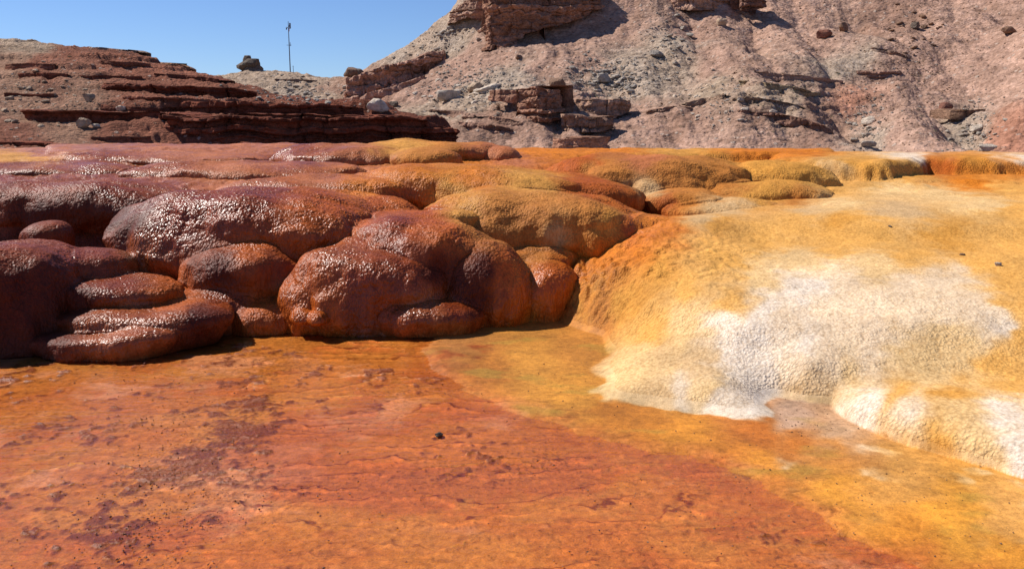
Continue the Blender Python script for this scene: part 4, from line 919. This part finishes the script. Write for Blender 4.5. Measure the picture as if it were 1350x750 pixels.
rubble('rubble', 'brown loose stones scattered over the pink talus of the right hill', [((900,1350),(0,200),2600),((620,900),(0,190),700),((1170,1240),(0,100),260),((1000,1350),(100,200),500)], 'brown', .5, 1.7, 2)
rubble('rubble', 'pale tan scree stones on the left part of the red hill', [((0,140),(80,180),800),((0,300),(60,185),350)], 'tan', .5, 1.6, 3)
rubble('rubble', 'pale flakes of stone over the middle of the right hill', [((620,900),(100,190),500),((900,1350),(0,200),500)], 'pale', .4, 1.4, 4)
tick('rubble')
# shrubs
def shrubmesh(seed):
    r = np.random.default_rng(seed); V, Fq = [], []
    for i in range(150):
        d = r.normal(size=3); d[2] = abs(d[2]); d /= np.linalg.norm(d); p = d*r.uniform(.45, 1)*np.array([1, 1, .8])
        a = r.normal(size=3); a /= np.linalg.norm(a); b = np.cross(a, d); s = .13
        n = len(V); V += [p, p+a*s, p+a*s*.6+b*s, p+b*s*.5]; Fq.append((n, n+1, n+2, n+3))
    return np.array(V), np.array(Fq)
ms, nt, b = newmat('shrub_leaves'); L(nt, mixc(nt, 'MULTIPLY', 1.0, (.085, .088, .042), ramp(nt, noise(nt, coords(nt), 2, 3), [(.3, g(.6)), (.7, g(1.5))])), b.inputs['Base Color']); b.inputs['Roughness'].default_value = .9
smesh = []
for i in range(4):
    v, f = shrubmesh(200+i); me = mesh_np('desert_shrub', v, f, False); me.materials.append(ms); smesh.append(me)
for (xa, xb), (ya, yb), n, lab, grp in [((20,330),(65,185),34,'low grey green desert shrub on the red left hill','shrubs on the left hill'), ((1180,1300),(80,195),34,'small olive shrub dotted on the right talus slope','shrubs on the right slope'),
        ((960,1110),(95,190),34,'small dark shrub among the curved beds of the hill centre','shrubs on the curved beds'), ((600,900),(120,190),26,'tiny shrub on the benches above the orange rim','shrubs on the benches')]:
    for i in range(n):
        h = hit(random.uniform(xa, xb), random.uniform(ya, yb))
        if h is None or h[1] > 220: continue
        o = bpy.data.objects.new('desert_shrub', smesh[i % 4]); COL.objects.link(o); s = h[0].y/F*random.uniform(1.2, 2.9)
        o.scale = (s*1.3, s*1.3, s); o.location = h[0]; o.rotation_euler = (0, 0, random.uniform(0, 6)); tag(o, lab, 'shrub', grp)
# ------------------------------------------------------------------ mast
def prim(name, bmf, mat, parent):
    import bmesh
    bm = bmesh.new(); bmf(bm, bmesh); me = bpy.data.meshes.new(name); bm.to_mesh(me); bm.free(); return link(name, me, mat, parent)
def cyl(bm, bmesh, p0, p1, r0, r1, seg=10):
    p0, p1 = Vector(p0), Vector(p1); d = p1-p0
    from mathutils import Matrix
    bmesh.ops.create_cone(bm, cap_ends=True, segments=seg, radius1=r0, radius2=r1, depth=d.length, matrix=Matrix.Translation((p0+p1)/2) @ d.to_track_quat('Z', 'Y').to_matrix().to_4x4())
mm, nt, b = newmat('mast_steel'); b.inputs['Base Color'].default_value = (.10, .10, .12, 1); b.inputs['Roughness'].default_value = .5; b.inputs['Metallic'].default_value = .6
mr, nt, b = newmat('red_paint'); b.inputs['Base Color'].default_value = (.35, .08, .08, 1)
fp = atY(383, 101, 198); kk = 198/F
e = bpy.data.objects.new('radio_mast', None); COL.objects.link(e); e.location = fp; tag(e, 'tall thin radio mast standing on the grey knoll against the sky', 'radio mast')
H = 68*kk
prim('pole', lambda bm, B: (cyl(bm, B, (0, 0, -1), (0, 0, H*.55), .13, .10), cyl(bm, B, (0, 0, H*.55), (0, 0, H), .10, .06)), mm, e)
prim('crossarm', lambda bm, B: (cyl(bm, B, (-.55, 0, H*.57), (.5, 0, H*.57), .045, .045), cyl(bm, B, (.25, 0, H*.55), (.25, 0, H*.62), .05, .05)), mm, e)
prim('antenna', lambda bm, B: (cyl(bm, B, (-.5, 0, H*.86), (.3, 0, H*.93), .06, .10), cyl(bm, B, (.35, 0, H*.87), (.35, 0, H*.97), .17, .17), cyl(bm, B, (-.45, 0, H*.85), (-.45, 0, H*.90), .12, .05)), mm, e)
prim('beacon', lambda bm, B: (cyl(bm, B, (.1, 0, H*.82), (.1, 0, H*.88), .10, .10),), mr, e)
fp = atY(387, 101, 198); o = bpy.data.objects.new('short_post', None)
o = prim('short_post', lambda bm, B: (cyl(bm, B, (0, 0, -.5), (0, 0, 13*kk), .07, .05), cyl(bm, B, (-.15, 0, 12.5*kk), (.15, 0, 12.5*kk), .04, .04)), mm, None); o.location = fp
tag(o, 'short thin post right beside the foot of the radio mast', 'post')
# ------------------------------------------------------------------ loose stones near
def pebble(label, px, py, z, w, h, col, seed):
    p = atZ(px, py, z); me = rockmesh(seed, 3); o = link('pebble', me, MR[col]); k = p[1]/F; o.scale = (w*k/1.9, w*k/2.2, h*k/1.6); o.location = (p[0], p[1], z+h*k*.25); tag(o, label, 'pebble')
pebble('small dark pebble lying in the middle of the orange pool', 578, 574, .0, 11, 6, 'dark', 61)
X0 = atZ(1315, 350, .76)
def zsurf(px, py):
    # nearest hit on the terrace
    me = bpy.data.objects['travertine_terrace']; dg = bpy.context.evaluated_depsgraph_get()
    r = sc.ray_cast(dg, O, Vector(ray(px, py)).normalized()); return r[1] if r[0] else Vector(atZ(px, py, .7))
bpy.context.view_layer.update()
for lab, px, py, w, h, c, s in (('grey pebble on the yellow slope near the right edge', 1316, 350, 10, 6, 'grey', 62), ('tiny pebble left of the grey one on the yellow slope', 1269, 336, 7, 3, 'brown', 63), ('dark speck of stone on the flat in front of the far curtain', 1173, 299, 5, 3, 'dark', 64)):
    p = zsurf(px, py); k = p.y/F; o = link('pebble', rockmesh(s, 3), MR[c]); o.scale = (w*k/1.9, w*k/2.2, h*k/1.6); o.location = p+Vector((0, 0, h*k*.25)); tag(o, lab, 'pebble')
def grit(label, spots, col, smin, smax, seed, z0):
    r = np.random.default_rng(seed); Vs, Fs, n0 = [], [], 0
    tv = np.array([(1,0,0),(-1,0,0),(0,1,0),(0,-1,0),(0,0,1),(0,0,-1)], float)
    tf = np.array([(0,2,4),(2,1,4),(1,3,4),(3,0,4),(2,0,5),(1,2,5),(3,1,5),(0,3,5)])
    for cx, cy, sx_, sy_, n in spots:
        c = atZ(cx, cy, 0)
        for i in range(n):
            x = c[0]+r.normal()*sx_; y = c[1]+r.normal()*sy_
            s_ = smin+(smax-smin)*r.random()**3; a = r.random()*6.28; ca, sa = math.cos(a), math.sin(a)
            v = tv*(1+r.uniform(-.4, .4, (6, 1)))*np.array([1.2, .9, .7])*s_
            Vs.append(np.c_[v[:, 0]*ca-v[:, 1]*sa+x, v[:, 0]*sa+v[:, 1]*ca+y, v[:, 2]+z0]); Fs.append(tf+n0); n0 += 6
    tag(link('grit', mesh_np('grit', np.vstack(Vs), np.vstack(Fs), False), MR[col]), label, 'grit', None, 'stuff')
grit('dark red grit lying in the crusty streak on the left of the pool', [(215,700,.16,.22,420),(180,640,.16,.3,260),(230,560,.2,.45,300),(220,500,.28,.45,260),(330,650,.35,.5,200),(480,600,.7,.8,220),(800,690,.7,.5,120)], 'red', .0015, .0075, 5, .001)
grit('tiny dark crumbs scattered over the ochre flat', [(1000,600,.7,.6,260),(1200,690,.6,.4,260),(760,500,.5,.8,160),(1080,560,.35,.2,160)], 'brown', .0012, .006, 6, .012)
# ------------------------------------------------------------------ light, sky, camera
SD = Vector((-.62, .24, .75)).normalized()
el = math.asin(SD.z); azs = math.atan2(SD.x, SD.y)
w = bpy.data.worlds.new('World'); sc.world = w; w.use_nodes = True; nt = w.node_tree
sky = nt.nodes.new('ShaderNodeTexSky'); sky.sky_type = 'NISHITA'; sky.sun_disc = False; sky.sun_elevation = el; sky.sun_rotation = azs % (2*PI); sky.altitude = 1200; sky.air_density = 1.0; sky.dust_density = 0; sky.ozone_density = 4
bg = nt.nodes['Background']; bg.inputs['Strength'].default_value = .075; tint = mixc(nt, 'MULTIPLY', 1.0, sky.outputs[0], (.80, .92, 1.18)); nt.links.new(tint, bg.inputs['Color'])
sl = bpy.data.lights.new('sun', 'SUN'); sl.energy = 5.0; sl.angle = math.radians(.53); sl.color = (1, .95, .88)
so = bpy.data.objects.new('sun', sl); COL.objects.link(so); so.rotation_euler = SD.to_track_quat('Z', 'Y').to_euler()
cam = bpy.data.cameras.new('camera'); co = bpy.data.objects.new('camera', cam); COL.objects.link(co); sc.camera = co
cam.sensor_fit = 'HORIZONTAL'; cam.angle = 2*math.atan(675/F); cam.clip_end = 8000; cam.clip_start = .05
co.location = (0, 0, CH); co.rotation_euler = (PI/2-PIT, 0, 0)
sc.view_settings.view_transform = 'Standard'; sc.view_settings.look = 'None'; sc.view_settings.exposure = .38; sc.view_settings.gamma = 1
